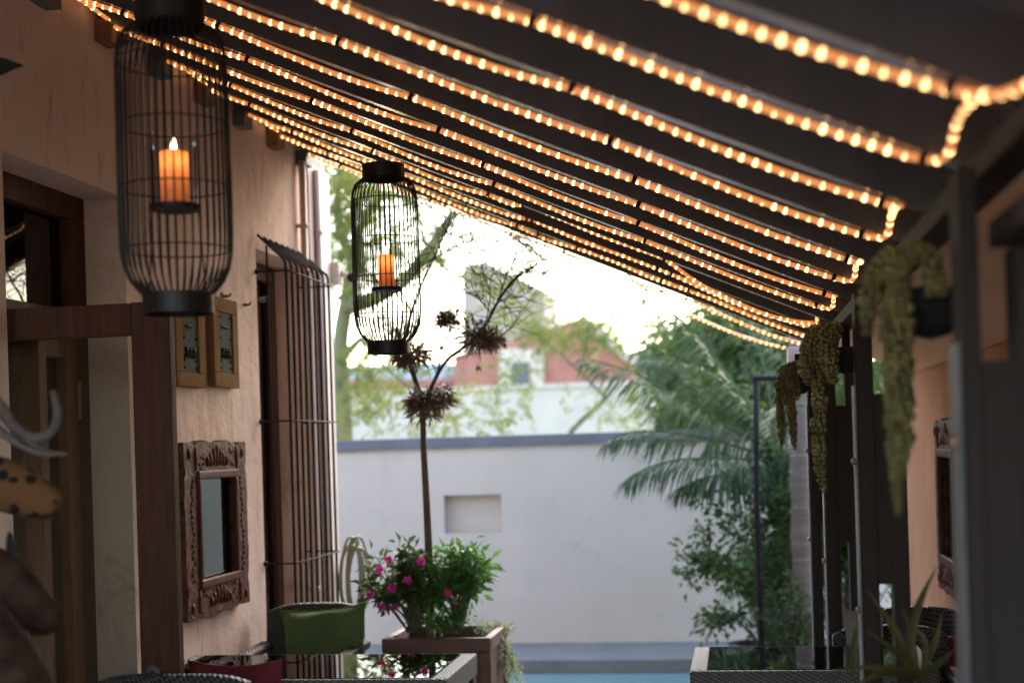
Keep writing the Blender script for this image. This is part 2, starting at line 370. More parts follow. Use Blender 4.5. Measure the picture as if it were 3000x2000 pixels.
# the door leaf standing open, square to the wall
YD = D0 + .07
od = empty('open_door', (-2.2, YD, 0), 'reddish brown glazed door leaf standing open across the doorway, lever handle on its edge', 'door')
a = at(512, 879, Y=YD); zt = a.z; xr = at(505, 1300, Y=YD).x; xi = at(392, 1300, Y=YD).x
zb = at(200, 990, Y=YD).z
print('open door top', zt, zb, xr, xi)
MB().box((xi,YD,.02),(xr,YD+.045,zt)).build('closing_stile', M['redwood'], od, bevel=.005)
MB().box((-2.36,YD,.02),(-2.28,YD+.045,zt)).build('hinge_stile', M['redwood'], od, bevel=.005)
MB().box((-2.279,YD+.002,zb),(xi-.001,YD+.043,zt-.002)).build('top_rail', M['redwood'], od, bevel=.005)
MB().box((-2.279,YD+.002,.022),(xi-.001,YD+.043,.28)).build('bottom_rail', M['redwood'], od, bevel=.005)
MB().box((-2.279,YD+.02,.281),(xi-.001,YD+.026,zb-.001)).build('glass_pane', M['glass'], od)
h = at(452, 1970, Y=YD); hd = MB()
hd.lathe([(.0,.0),(.024,.0),(.026,.006),(.02,.012),(.0,.012)], (0,0,0), 20)
hd.v = [(h.x+p[0], YD-.001-p[2], h.z+p[1]) for p in hd.v]
hd.tube([(h.x,YD-.01,h.z),(h.x,YD-.05,h.z),(h.x-.012,YD-.058,h.z),(h.x-.11,YD-.058,h.z-.006)], .009, 10)
hd.build('lever_handle', M['steel'], od, smooth=True)

# window behind the grille
wn_ = empty('window', (XW-.2, (W0+W1)/2, .4), 'tall dark framed window sunk in the plaster wall behind the iron bars', 'window')
wf = MB(); x0 = XW-.16
wf.box((x0-.06,W0,WZ-.08),(x0,W1,WZ)).box((x0-.06,W0,.35),(x0,W0+.07,WZ-.081)).box((x0-.06,W1-.07,.35),(x0,W1,WZ-.081)).box((x0-.06,W0+.071,.351),(x0,W1-.071,.45)).box((x0-.05,(W0+W1)/2-.03,.451),(x0-.005,(W0+W1)/2+.03,WZ-.081)).box((x0-.05,W0+.071,1.02),(x0-.006,(W0+W1)/2-.031,1.08))
wf.build('window_frame', M['redwood'], wn_, bevel=.004)
MB().box((x0-.035,W0+.071,.452),(x0-.03,W1-.071,WZ-.082)).build('window_pane', M['glass'], wn_)

# iron grille, bars bowing back to the wall
XG = -1.98
g0, g1 = at(853,1300,X=XG).y, at(976,1300,X=XG).y
print('grille', g0, g1, at(807,676,X=XW+.0), at(853,760,X=XG))
gr = empty('window_grille', (XW, (g0+g1)/2, .4), 'black iron window grille of round upright bars bowed back to the wall at their tops', 'grille')
zbend = at(853,790,X=XG).z; zbot = .50
for i in range(9):
    y = g0 + (g1-g0)*i/8
    pts = [(XG,y,zbot),(XG,y,1.2),(XG,y,zbend-.02)] + [(XG-.02*(1-math.cos(t))/1, y, zbend+.05*math.sin(t)) for t in (.5,1.0)]
    pts += [(XG-.045,y,zbend+.075),(XW+.012,y-.004,zbend+.155)]
    MB().tube(pts, .0064, 8).build('bar', M['black'], gr, smooth=True)
for zz, nm in ((at(853,798,X=XG).z,0),(at(852,1232,X=XG).z,1),(at(860,1650,X=XG).z,2)):
    MB().tube([(XW-.02,g0-.01,zz),(XG-.01,g0-.01,zz),(XG+.012,g0+.0,zz),(XG+.014,g1,zz),(XG-.01,g1+.01,zz),(XW-.02,g1+.01,zz)], .0042, 8).ball((XW+.004,g0-.01,zz),(.012,.012,.012)).build('cross_rod', M['black'], gr, smooth=True)
xs = XW+.055; MB().tube([(xs,g0-.01,zbot),(xs,g0-.01,at(800,727,X=xs).z)], .0055, 8).build('side_bar', M['black'], gr, smooth=True)

# two pipes at the corner of the house
for k, xx in enumerate((893, 935)):
    p = at(xx, 700, X=XW+.035); y = p.y
    pm = MB().tube([(XW+.032,y,.02),(XW+.032,y,2.92)], .018, 14)
    for z in (.8, 2.60): pm.lathe([(.019,-.012),(.024,-.010),(.024,.010),(.019,.012)], (XW+.032,y,z), 14); pm.box((XW,y-.01,z-.008),(XW+.03,y+.01,z+.008))
    o = pm.build('drainpipe', M['pipe'], origin=(XW+.03,y,0), smooth=True)
    tag(o, ['plaster coloured drainpipe on the house wall, nearer the iron window grille','plaster coloured drainpipe at the very corner of the house, beside the bright garden'][k], 'drainpipe', 'drainpipes on the house corner')

pq = MB().box((XW+.001,6.985,.0),(XW+.014,7.352,2.95)).build('corner_strip', M['pipe'], house)  # thin paler strip over the end of the house wall

# small flood light on the corner
p = at(985, 800, X=XW+.02); yy = 7.34
sl = empty('outdoor_light', (XW, yy+.03, p.z), 'pale box and round headed outdoor light on the corner of the house', 'outdoor light')
q = at(985, 802, Y=yy+.05)
MB().box((q.x-.028,yy+.002,q.z-.06),(q.x+.028,yy+.09,q.z+.06)).build('junction_box', M['white'], sl, bevel=.006)
e = at(1030, 812, Y=yy+.05)
MB().tube([(q.x+.028,yy+.05,q.z+.005),(e.x-.02,yy+.05,e.z+.006)], .018, 12).build('arm', M['white'], sl, smooth=True)
MB().ball((e.x,yy+.05,e.z), .027, 16, 10).build('lamp_head', M['black'], sl, smooth=True)

# hooks on the plaster
for k, (x, y) in enumerate(((762,878),(712,893),(653,868))):
    p = at(x, y, X=XW); hk = MB().tube([(XW-.005,p.y,p.z),(XW+.03,p.y,p.z),(XW+.036,p.y,p.z+.012)], .005 if k else .010, 8).ball((XW+.012,p.y,p.z), .008 if k else .014)
    o = hk.build('wall_hook', M['steel'], origin=p, smooth=True)
    tag(o, ['stubby metal peg in the plaster beside the window corner','tiny screw in the plaster to the right of the framed plaques','small hook in the plaster above the second framed plaque'][k], 'hook', 'small hooks and pegs in the house wall')

# ------------------------------------------------------------------ carved mirrors
def carved_mirror(name, label, cy, zc, w_, h_, face, X):
    """face=+1 looks to +X"""
    root = empty(name, (X, cy, zc-h_/2), label, 'mirror', 'carved wooden mirrors facing each other')
    th = .05; n = 40; out = []
    def notch(t, L_):      # scalloped outline
        s_ = 0
        for c_, d_, a_ in ((.16,.035,.012),(.84,.035,.012),(.33,.03,-.008),(.67,.03,-.008)):
            s_ += a_*math.exp(-((t-c_)/d_)**2)
        return s_
    for k in range(n): t = k/n; out.append((cy-w_/2+w_*t, zc-h_/2+notch(t, w_)))
    for k in range(n): t = k/n; out.append((cy+w_/2-notch(t, h_), zc-h_/2+h_*t))
    for k in range(n): t = k/n; out.append((cy+w_/2-w_*t, zc+h_/2-notch(t, w_)))
    for k in range(n): t = k/n; out.append((cy-w_/2+notch(t, h_), zc+h_/2-h_*t))
    iw, ih = w_*.60, h_*.60
    inn = []
    for (y, z) in out:
        u, v_ = (y-cy)/(w_/2), (z-zc)/(h_/2); m_ = max(abs(u), abs(v_)); inn.append((cy+u/m_*iw/2, zc+v_/m_*ih/2))
    N_ = len(out); vs = []; fs = []
    for x in (X, X+face*th):
        vs += [(x, *p) for p in out] + [(x, *p) for p in inn]
    for k in range(N_):
        l = (k+1) % N_
        fs += [(k,l,N_+l,N_+k), (2*N_+k,3*N_+k,3*N_+l,2*N_+l), (k,2*N_+k,2*N_+l,l), (N_+k,N_+l,3*N_+l,3*N_+k)]
    MB().add(vs, fs).build('carved_frame', M['carved'], root)
    xf = X+face*th
    rl = MB(); random.seed(5)
    for sgn in (-1, 1):     # raised crests top and bottom
        z0 = zc+sgn*h_*.405
        for k in range(-3, 4):
            rl.ball((xf, cy+k*w_*.05, z0+(.012*math.cos(k))*1), (.012, .014, .045-.008*abs(k)), 8, 6)
        for k in (-1, 1):
            rl.ball((xf, cy+k*w_*.33, z0), (.010,.012,.05), 8, 6); rl.ball((xf, cy+k*w_*.43, z0+.02*sgn), (.010,.014,.022), 8, 6)
            for q in range(6): rl.ball((xf, cy+k*(w_*.2+.01*q), z0+random.uniform(-.04,.04)), (.006,.007,.007), 6, 4)
    for k in range(18):
        for sgn in (-1, 1): rl.ball((xf, cy+sgn*w_*.40+random.uniform(-.012,.012), zc-h_*.28+h_*.56*k/17), (.007,.007,.011), 6, 4)
    rl.build('carving', M['carved'], root, smooth=True)
    mo = MB(); b = .024
    for (y0,z0,y1,z1) in ((-iw/2-.012,ih/2-.01,iw/2+.012,ih/2+b),(-iw/2-.012,-ih/2-b,iw/2+.012,-ih/2+.01),(-iw/2-.012,-ih/2+.011,-iw/2+.014,ih/2-.011),(iw/2-.014,-ih/2+.011,iw/2+.012,ih/2-.011)):
        xa, xb = sorted((xf-face*.01, xf+face*.012)); mo.box((xa,cy+y0,zc+z0),(xb,cy+y1,zc+z1))
    mo.build('inner_moulding', M['redwood'], root, bevel=.006)
    xa, xb = sorted((X+face*.02, X+face*.026)); MB().box((xa,cy-iw/2-.01,zc-ih/2-.01),(xb,cy+iw/2+.01,zc+ih/2+.01)).build('mirror_glass', M['mirror'], root)
    return root
A = at(537,1302,X=XW+.05); C_ = at(720,1765,X=XW+.05); A2 = at(546,1826,X=XW+.05); C2 = at(718,1287,X=XW+.05)
print('mirror', A, C_, A2, C2)
y0, y1 = A.y, C2.y; z1, z0 = (A.z+C2.z)/2, (A2.z+C_.z)/2
carved_mirror('carved_mirror', 'carved dark wood mirror with a scalloped frame on the plaster wall below the two plaques', (y0+y1)/2, (z0+z1)/2, y1-y0, z1-z0, 1, XW)
yr = at(2736,1260,X=.81).y; zr1 = at(2736,1232,X=.81).z; zr0 = at(2750,1718,X=.81).z
print('right mirror', yr, zr0, zr1)
carved_mirror('carved_mirror', 'carved wood mirror on the right hand pink wall, half hidden by the nearest post', yr-.33, (zr0+zr1)/2, .66, zr1-zr0, -1, .86)

# ------------------------------------------------------------------ two framed plaques
def plaque(x0, x1, yt, yb_, label, flip):
    a = at(x0, yb_, X=XW+.035); b = at(x1, yt, X=XW+.035); y0, y1, z0, z1 = a.y, b.y, a.z, b.z
    root = empty('framed_plaque', (XW, (y0+y1)/2, z0), label, 'wall plaque', 'oak framed plaques on the house wall')
    f = MB(); d = (y1-y0)*.22; e = (z1-z0)*.16
    for q in (((y0,z0),(y1,z0+e)),((y0,z1-e),(y1,z1)),((y0,z0+e+.0005),(y0+d,z1-e-.0005)),((y1-d,z0+e+.0005),(y1,z1-e-.0005))):
        f.box((XW+.001,q[0][0],q[0][1]),(XW+.035,q[1][0],q[1][1]))
    f.build('frame', M['oak'], root, bevel=.003)
    MB().box((XW+.002,y0+d,z0+e),(XW+.027,y1-d,z1-e)).build('panel', mat('grey_green_plaque', (.13,.14,.12),(.09,.095,.08),.5,12,spec=0), root)
    fg = MB(); cy, cz, W_, H_ = (y0+y1)/2, (z0+z1)/2, y1-y0-2*d, z1-z0-2*e; xx = XW+.03
    fg.ball((xx,cy,cz+H_*.26),(.007,W_*.30,H_*.028)); fg.ball((xx,cy+W_*.25,cz+H_*.27),(.006,W_*.1,H_*.02)); fg.build('relief_animal', M['black'], root, smooth=True)
    for k, dy in enumerate((-.22,0,.22)):
        fg = MB(); by = cy+W_*dy; bz = cz-H_*.16
        fg.ball((xx,by,bz+H_*.065),(.005,W_*.07,H_*.022)); fg.tube([(xx,by,bz+H_*.05),(xx,by+W_*.03,bz-H_*.02)],.006,6)
        fg.tube([(xx,by,bz-H_*.01),(xx,by-W_*.1,bz-H_*.09)],.005,6); fg.tube([(xx,by+W_*.03,bz-H_*.01),(xx,by+W_*.12,bz-H_*.08)],.005,6); fg.tube([(xx,by-W_*.1,bz+H_*.03),(xx,by+W_*.12,bz+H_*.045)],.004,6)
        fg.build('relief_figure', M['black'], root, smooth=True)
    fg = MB()
    for sy in (-1,1):
        for zz in (.42,.07,-.30,-.42): fg.ball((xx,cy+sy*W_*.36,cz+H_*zz),(.004,.005,.005),6,4)
    fg.build('rivets', M['black'], root, smooth=True)
    rg = MB(); rg.tube([(XW+.02, cy+.012*math.cos(t*.6), z1+.012+.014*math.sin(t*.6)) for t in range(11)], .0025, 6); rg.build('hanging_ring', M['black'], root)
plaque(521, 598, 882, 1129, 'oak framed grey plaque with dark relief figures, half hidden behind the hanging lantern base', 0)
plaque(632, 695, 884, 1131, 'oak framed grey plaque with dark relief figures, fully clear on its hanging ring', 1)

# ------------------------------------------------------------------ roof over the terrace
def zroof(x): return 1.925 + .433*(.32-x)             # rope line, along the undersides of the rafters
YK = [1.92+.45*k for k in range(13)]
roof = empty('terrace_roof', (-.8, 4.3, 2.3), 'dark brown lean-to timber roof sloping from the pink house down to the posts', 'roof')
def slab(mb, x0, x1, y0, y1, lo, hi):
    vs = [(x0,y0,zroof(x0)+lo),(x1,y0,zroof(x1)+lo),(x1,y1,zroof(x1)+lo),(x0,y1,zroof(x0)+lo),(x0,y0,zroof(x0)+hi),(x1,y0,zroof(x1)+hi),(x1,y1,zroof(x1)+hi),(x0,y1,zroof(x0)+hi)]
    return mb.add(vs, [(3,2,1,0),(4,5,6,7),(0,1,5,4),(1,2,6,5),(2,3,7,6),(3,0,4,7)])
slab(MB(), -2.115, .50, .30, 7.02, .110, .135).build('roof_panel', M['ceiling'], roof)
for k in range(-2, 12):
    y = 1.92+.45*k
    slab(MB(), -2.115, .42, y-.038, y+.012, .0095, .109).build('rafter', M['darkwood'], roof)
MB().box((.36,.3,1.862),(.42,7.45,1.903)).build('edge_beam', M['postpaint'], roof, bevel=.004)
MB().box((.27,7.26,1.83),(.33,7.42,1.93)).build('beam_end', M['salmon'], roof, bevel=.004)
slab(MB(), .505, 1.10, .3, 7.30, .09, .11).build('eave_boards', M['eave'], roof)
MB().box((.365,.3,1.755),(.43,2.12,1.792)).build('lower_rail', M['postpaint'], roof, bevel=.003)
for k in range(5, 12):
    y = 1.92+.45*k; z = zroof(-2.07)
    MB().box((XW+.0,y-.045,z-.055),(XW+.055,y+.06,z+.02)).build('rafter_bracket', M['steel'] if k % 2 else M['oak'], roof, bevel=.003)

# ------------------------------------------------------------------ right hand wall
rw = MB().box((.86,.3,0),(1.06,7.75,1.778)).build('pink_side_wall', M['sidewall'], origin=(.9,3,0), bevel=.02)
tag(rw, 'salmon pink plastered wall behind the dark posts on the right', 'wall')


# ------------------------------------------------------------------ rope lights
POSW = ['nearest the camera at the top corner','second from the camera','third from the camera','fourth from the camera','fifth from the camera','sixth from the camera','seventh from the camera','eighth from the camera','ninth, with the long loose droop','tenth, just below the drooping one','eleventh from the camera','twelfth, on the last rafter','thirteenth, sagging loose before the palm']
spec = {9: [(1528,593),(1760,690),(1947,757),(1990,790),(2043,828),(2090,853),(2147,880),(2210,908),(2273,930),(2330,942),(2399,947)],
        10: [(1562,644),(1700,705),(1830,750),(1967,803),(2010,822),(2055,843),(2130,878),(2201,907),(2290,935),(2370,957)],
        11: [(1515,661),(1600,702),(1691,727),(1800,765),(1900,810),(2015,850),(2075,872),(2147,903),(2250,945),(2356,984)],
        12: [(1400,647),(1525,694),(1652,739),(1780,793),(1900,842),(2012,876),(2100,915),(2187,953),(2260,982),(2339,1004)]}
def smooth_path(pts, step):
    out = [pts[0]]
    for a_, b_ in zip(pts, pts[1:]):
        n_ = max(1, int((b_-a_).length/step))
        for k in range(1, n_+1): out.append(a_.lerp(b_, k/n_))
    for _ in range(3): out = [out[0]] + [(out[i-1]+out[i]*2+out[i+1])/4 for i in range(1, len(out)-1)] + [out[-1]]
    return out
def rope_mesh(path, r=.0068, n=8):
    mb = MB(); mb.tube(path, r, n, cap=True); mb.nf = len(mb.f); d = .013; nxt = .0277
    for a_, b_ in zip(path, path[1:]):
        e = b_-a_; L_ = e.length
        if L_ < 1e-7: continue
        pitch = .046 if abs(e.y) > .7*L_ else .0277; q = 0
        while d + (L_-q) >= nxt:
            q += nxt-d; d = 0; nxt = pitch*random.uniform(.96,1.04); mb.ball(a_+e*(q/L_)+Vector((0,0,-.0008)), .0077*random.uniform(.85,1.07), 8, 6)
        d += L_-q
    return mb
random.seed(11)
clips_all = [(-.30,.06),(-.86,.08),(-1.42,.08),(-1.86,.05)]
for k in range(-1, 14):
    y = 1.92+.45*(k-1); yr_ = y-.006
    root = empty('rope_light', (-.9, yr_, zroof(-.9)), 'glowing rope light across the dark roof, '+(POSW[k-1] if k > 0 else ['just above the top edge of the picture','straight overhead of the camera'][-k]), 'rope light', 'rope lights across the roof')
    cl = [c+random.uniform(-d, d) for c, d in clips_all]
    xl = -2.065
    if k in spec:
        tail = [at(px, py, Y=yr_) for px, py in spec[k]]
        x_from = tail[0].x
    else:
        tail = []; x_from = .315
    keys = sorted([c for c in cl if c < x_from-.05] + [xl] + ([x_from] if not tail else [x_from]))
    pts = []
    for a_, b_ in zip(keys, keys[1:]):
        sag = random.uniform(.006, .016)*min(1, (b_-a_)/.5)
        for q in range(12):
            u = q/12; x = a_+(b_-a_)*u; pts.append(Vector((x, yr_, zroof(x)+.002 - sag*math.sin(math.pi*u**1.3))))
    pts.append(Vector((keys[-1], yr_, zroof(keys[-1])))) if not tail else None
    if k == 13:
        pts = [at(px, py, Y=yr_) for px, py in ((973,478),(1040,505))]
        pts += [Vector((x, yr_, zroof(x)+.035+.075*(zroof(x)-1.5))) for x in (-1.7,-1.4,-1.1,-.8,-.6)]
        pts += [at(px, py, Y=yr_) for px, py in ((1880,845),(1893,850),(1960,888),(2023,922),(2090,952),(2164,981),(2230,1002),(2302,1019))]
        tail = []
    pts += tail
    # connectors at the ends: the run doubles back to the next rafter
    e_ = pts[-1]
    if k % 2 == 0 and k < 12 or k == 1:
        nz_ = e_
        if k == 1: pts += [nz_+Vector((.02,-.02,-.005)), nz_+Vector((.03,-.12,-.022)), nz_+Vector((.06,-.25,-.03)), nz_+Vector((.06,-.40,.0))]
        else:
            yp = 1.92+.45*(k-2)-.006
            pts += [nz_+Vector((.022,-.01,-.004)), nz_+Vector((.030,-.05,.0)), nz_+Vector((.026,-.12,.025)), nz_+Vector((.022,-.22,.03)), nz_+Vector((.026,yp-yr_+.06,.024)), Vector((nz_.x+.012, yp+.012, nz_.z+.004))]
    s_ = pts[0]
    if k in (8, 10, 12) or k == 6:
        yn = YK[k]-.006
        pre = [Vector((s_.x-.0,yn-.02,s_.z+.012)), Vector((s_.x-.02,yn-.08,s_.z+.03)), Vector((s_.x-.022,(yn+yr_)/2,s_.z+.035)), Vector((s_.x-.015,yr_+.06,s_.z+.018))]
        pts = pre + pts
    path = smooth_path([Vector(p) for p in pts], .02)
    rm = rope_mesh(path); ro = rm.build('light_tube', M['rope'], root, smooth=True); ro.data.materials.append(M['bead'])
    for q in range(rm.nf, len(ro.data.polygons)): ro.data.polygons[q].material_index = 1
    if k == 13: cl = [at(1893,850,Y=yr_).x]
    cx = list(cl) + ([at(*spec[k][i], Y=yr_).x for i in {9:(0,2),10:(0,3),11:(0,2,5),12:(2,5)}[k]] if k in spec else [.335])
    for c in cx:
        j = min(range(1, len(path)-1), key=lambda i: abs(path[i].x-c) + 5*abs(path[i].y-yr_)); p = path[j]; d = (path[j+1]-path[j-1]).normalized()
        MB().tube([p-d*.006, p+d*.006], .0085, 10).box((p.x-.004, p.y, p.z), (p.x+.004, p.y+.006, p.z+.02)).build('clip', M['black'], root)

# ------------------------------------------------------------------ lanterns
def lantern(X, Y, ztop, label, tilt):
    root = empty('birdcage_lantern', (X, Y, ztop), label, 'lantern', 'black wire birdcage lanterns hanging under the roof')
    S_ = 1.0; top, sh_, bot = -.052, -.125, -.636
    cr = .077; o = (X, Y, ztop)
    MB().lathe([(cr,0),(cr,-.052),(cr-.004,-.052),(cr-.004,-.003),(.0,-.003)][::-1], o, 40).lathe([(cr+.0006,-.048),(cr+.003,-.050),(cr+.0006,-.054)], o, 40).build('top_collar', M['blackmetal'], root, smooth=False)
    MB().lathe([(cr,-.635),(cr,-.680),(cr-.004,-.680),(cr-.004,-.638),(.0,-.638)], o, 40).build('bottom_collar', M['blackmetal'], root)
    prof = [(cr-.002,-.050),(cr+.012,-.058),(cr+.028,-.072),(.113,-.092),(.118,-.12),(.1195,-.16),(.120,-.30),(.121,-.42),(.121,-.50),(.119,-.545),(.113,-.58),(.101,-.607),(.088,-.624),(cr-.002,-.638)]
    wm = MB(); n_ = 42
    for j in range(n_):
        a_ = 2*math.pi*j/n_; wm.tube([(X+r_*math.cos(a_), Y+r_*math.sin(a_), ztop+z_) for r_, z_ in prof], .0022, 5, cap=False)
    wm.build('cage_wires', M['blackmetal'], root, smooth=True)
    for zz in (-.13,-.268,-.405,-.54):
        rr = .1185 if zz > -.5 else .1185
        MB().tube([(X+rr*math.cos(t*math.pi/24), Y+rr*math.sin(t*math.pi/24), ztop+zz) for t in range(49)], .0018, 5, cap=False).build('hoop', M['blackmetal'], root, smooth=True)
    zt_ = -.446
    tr = MB().lathe([(0,zt_-.008),(.054,zt_-.008),(.056,zt_-.002),(.056,zt_+.004),(.052,zt_+.004),(.052,zt_-.003),(0,zt_-.003)], o, 32)
    for j in range(4):
        a_ = 2*math.pi*j/4+.4; tr.tube([(X+.05*math.cos(a_),Y+.05*math.sin(a_),ztop+zt_-.005),(X+.06*math.cos(a_),Y+.06*math.sin(a_),ztop-.638)], .002, 6)
    tr.build('candle_tray', M['blackmetal'], root)
    MB().lathe([(.048,zt_+.0045),(.048,zt_+.165)], o, 32).build('candle_glass', M['jar'], root, smooth=True)
    zc_ = zroof(X)+.012
    for sx in (-1, 1):
        MB().tube([(X+sx*.026,Y,ztop-.004),(X+sx*.022,Y,ztop+.05),(X+sx*.012,Y,zc_+.02)], .0012, 5).build('hanging_wire', M['black'], root)
    return root, Vector((X, Y, ztop+zt_-.0025))
def candle(p, label):
    root = empty('pillar_candle', p, label, 'candle', 'lit orange candles inside the lanterns')
    h_ = .124; r_ = .030
    MB().lathe([(.0,.0),(r_-.002,.0),(r_,.003),(r_,h_-.004),(r_-.002,h_),(r_-.006,h_-.003),(r_-.010,h_-.010),(.004,h_-.016),(0,h_-.016)], p, 32).build('wax', M['wax'], root, smooth=True)
    MB().tube([p+Vector((0,0,h_-.018)), p+Vector((.001,0,h_+.004))], .0012, 6).build('wick', M['black'], root)
    MB().lathe([(0,0),(.0045,.004),(.0062,.011),(.0050,.020),(.0025,.029),(0,.036)], p+Vector((0,0,h_-.003)), 14).build('flame', M['flame'], root, smooth=True)
    for zz, en in ((h_*.80, .013), (h_+.018, .009)):
        ld = bpy.data.lights.new('candle_light', 'POINT'); ld.energy = en; ld.color = (1,.56,.22); ld.shadow_soft_size = .006
        lo = bpy.data.objects.new('candle_light', ld); col.objects.link(lo); lo.location = Vector((0,0,zz)); lo.parent = root
FL = at(1118,484,Y=5.0); NL_ = at(527,920,Y=2.96)
print('lanterns', FL, NL_, zroof(FL.x))
l1, c1 = lantern(FL.x+.006, 5.0, FL.z, 'smaller sharp black wire birdcage lantern hanging against the bright garden', 0)
l2, c2 = lantern(NL_.x-.003, 2.96, NL_.z+.680, 'large blurred black wire birdcage lantern hanging in front of the pink wall and the doorway', 0)
candle(c1, 'lit orange pillar candle inside the lantern hanging against the garden')
candle(c2, 'lit orange pillar candle inside the near lantern before the pink wall')

# ------------------------------------------------------------------ posts
POSTS = [(2.05,'dark wooden slotted post nearest the camera, filling the right edge'),(3.80,'dark slotted post second from the camera, between the large and long tailed sedum'),(5.27,'dark slotted post third from the camera, behind the longest sedum tail'),(6.35,'slim looking dark post at the garden end of the row')]
for i, (y, lab) in enumerate(POSTS):
    root = empty('timber_post', (.36, y, 0), lab, 'post', 'dark slotted timber posts along the terrace')
    x0 = .315; x1 = x0+(.155 if i == 0 else .120); sl0, sl1 = x0+.042, x0+.042+.038
    if i == 0: sl0, sl1 = x0+.025, x0+.075
    MB().box((x0,y,0),(sl0,y+.09,1.861)).build('left_timber', M['postpaint'], root, bevel=.003)
    MB().box((sl1,y,0),(x1,y+.09,1.753)).build('right_timber', M['postpaint'], root, bevel=.003)
    for za, zb_ in ((1.10,1.592),(0,.5)): MB().box((sl0+.0005,y+.004,za),(sl1-.0005,y+.086,zb_)).build('spacer_block', M['postpaint'], root)
    MB().box((x0-.006,y+.012,.3),(x0-.001,y+.10,1.62)).build('lit_face_strip', M['steel'], root, bevel=.001)  # grey strip stands in for sky light on the post's left face
    for z in ((1.48,1.02) if i == 0 else (1.42,1.03)):
        MB().ball((x0-.010,y+.03,z), (.009,.010,.010), 10, 6).tube([(x0-.002,y+.03,z),(x0-.010,y+.03,z)], .006, 8).build('bolt', M['bolt'], root, smooth=True)

# ------------------------------------------------------------------ hanging sedum plants in dark bowls
def sedum(c, r, tails, label, seed, thick=.014):
    random.seed(seed); root = empty('hanging_sedum', c, label, 'hanging plant', 'trailing sedum plants in bowls along the posts')
    c = Vector(c)
    MB().lathe([(0,-r*.95),(r*.45,-r*.85),(r*.8,-r*.5),(r,-.0),(r*1.02,r*.25),(r*.95,r*.25),(r*.9,0),(0,-.01)], c, 24).build('bowl', M['black'], root, smooth=True)
    MB().box((c.x-.01, c.y-.012, c.z+r*.2), (c.x+.012, c.y+.012, 1.80)).build('hanger', M['black'], root)
    for path in tails:
        pts = smooth_path([Vector(p) for p in path], .011); mb = MB(); n_ = len(pts)
        mb.tube(pts[::2], .004, 6)
        for i, p in enumerate(pts):
            t = i/n_; d = (pts[min(i+1,n_-1)]-pts[max(0,i-1)]).normalized(); o = d.orthogonal().normalized(); q = d.cross(o)
            rad = thick*random.uniform(.85,1.15)*(.75+.35*math.sin(min(1,t*1.1)*math.pi))*(1-.5*max(0,t-.85)/.15)
            for k in range(6):
                a_ = i*1.9+k*1.047+random.uniform(-.3,.3); n = o*math.cos(a_)+q*math.sin(a_)
                b0 = p+n*rad*.3; dd = (n*.75+d*.8+Vector((0,0,-.2))).normalized(); Lf = rad*random.uniform(1.2,1.7); wv = Lf*.34; s1 = dd.cross(n).normalized() if dd.cross(n).length > 1e-4 else q; s2 = dd.cross(s1)
                mid = b0+dd*Lf*.6; mb.add([b0, mid+s1*wv, mid+s2*wv, mid-s1*wv, mid-s2*wv, b0+dd*Lf], [(0,2,1),(0,3,2),(0,4,3),(0,1,4),(5,1,2),(5,2,3),(5,3,4),(5,4,1)])
        mb.build('trailing_stem', M['sedum'], root, smooth=True)
def pl(Y, pts): return [at(x, y, Y=Y+dy) for x, y, dy in pts]
sedum(at(2478,1035,Y=4.08), .062, [
    pl(4.0, [(2470,965,.05),(2425,955,.02),(2395,990,0),(2395,1100,0),(2402,1180,0),(2396,1280,0),(2402,1370,0),(2413,1436,0)]),
    pl(4.0, [(2460,960,.05),(2400,960,0),(2370,1000,-.02),(2358,1060,-.02),(2362,1110,-.02)]),
    pl(4.0, [(2455,970,0),(2440,985,0),(2436,1040,-.03),(2438,1115,-.03)]),
    pl(4.0, [(2470,960,.08),(2420,965,.05),(2385,1010,.04),(2378,1070,.05),(2372,1120,.05)]),
    pl(4.0, [(2470,955,0),(2430,975,0),(2412,1020,0),(2405,1090,0)])],
    'trailing yellow green sedum with one very long tail, in front of the third post', 1, .0165)
sedum(at(2338,1115,Y=5.55), .058, [
    pl(5.5, [(2350,1070,0),(2320,1062,0),(2312,1100,0),(2318,1180,0),(2322,1260,0),(2328,1310,0)]),
    pl(5.5, [(2330,1065,0),(2295,1080,0),(2283,1120,0),(2286,1200,0),(2288,1260,0),(2288,1300,0)]),
    pl(5.5, [(2345,1075,0),(2330,1090,0),(2330,1140,0),(2334,1165,0)]),
    pl(5.5, [(2320,1075,0),(2305,1085,0),(2300,1130,0),(2304,1180,0)])],
    'small trailing sedum in a dark bowl at the garden end, beside the ringed palm trunk', 2, .015)
sedum(at(2722,880,Y=2.5), .070, [
    pl(2.42, [(2720,740,.05),(2660,720,0),(2625,760,0),(2615,900,0),(2618,1100,0),(2622,1300,0),(2630,1420,0),(2632,1500,0)]),
    pl(2.42, [(2700,730,0),(2610,740,0),(2560,800,0),(2545,880,0),(2542,965,0)]),
    pl(2.42, [(2700,720,0),(2735,760,-.03),(2745,840,-.03),(2742,850,-.03)]),
    pl(2.42, [(2710,730,0),(2650,760,0),(2640,900,-.02),(2646,1100,-.02),(2650,1260,-.02),(2648,1380,0)])],
    'large blurred trailing sedum in a dark bowl beside the nearest post', 3, .0145)

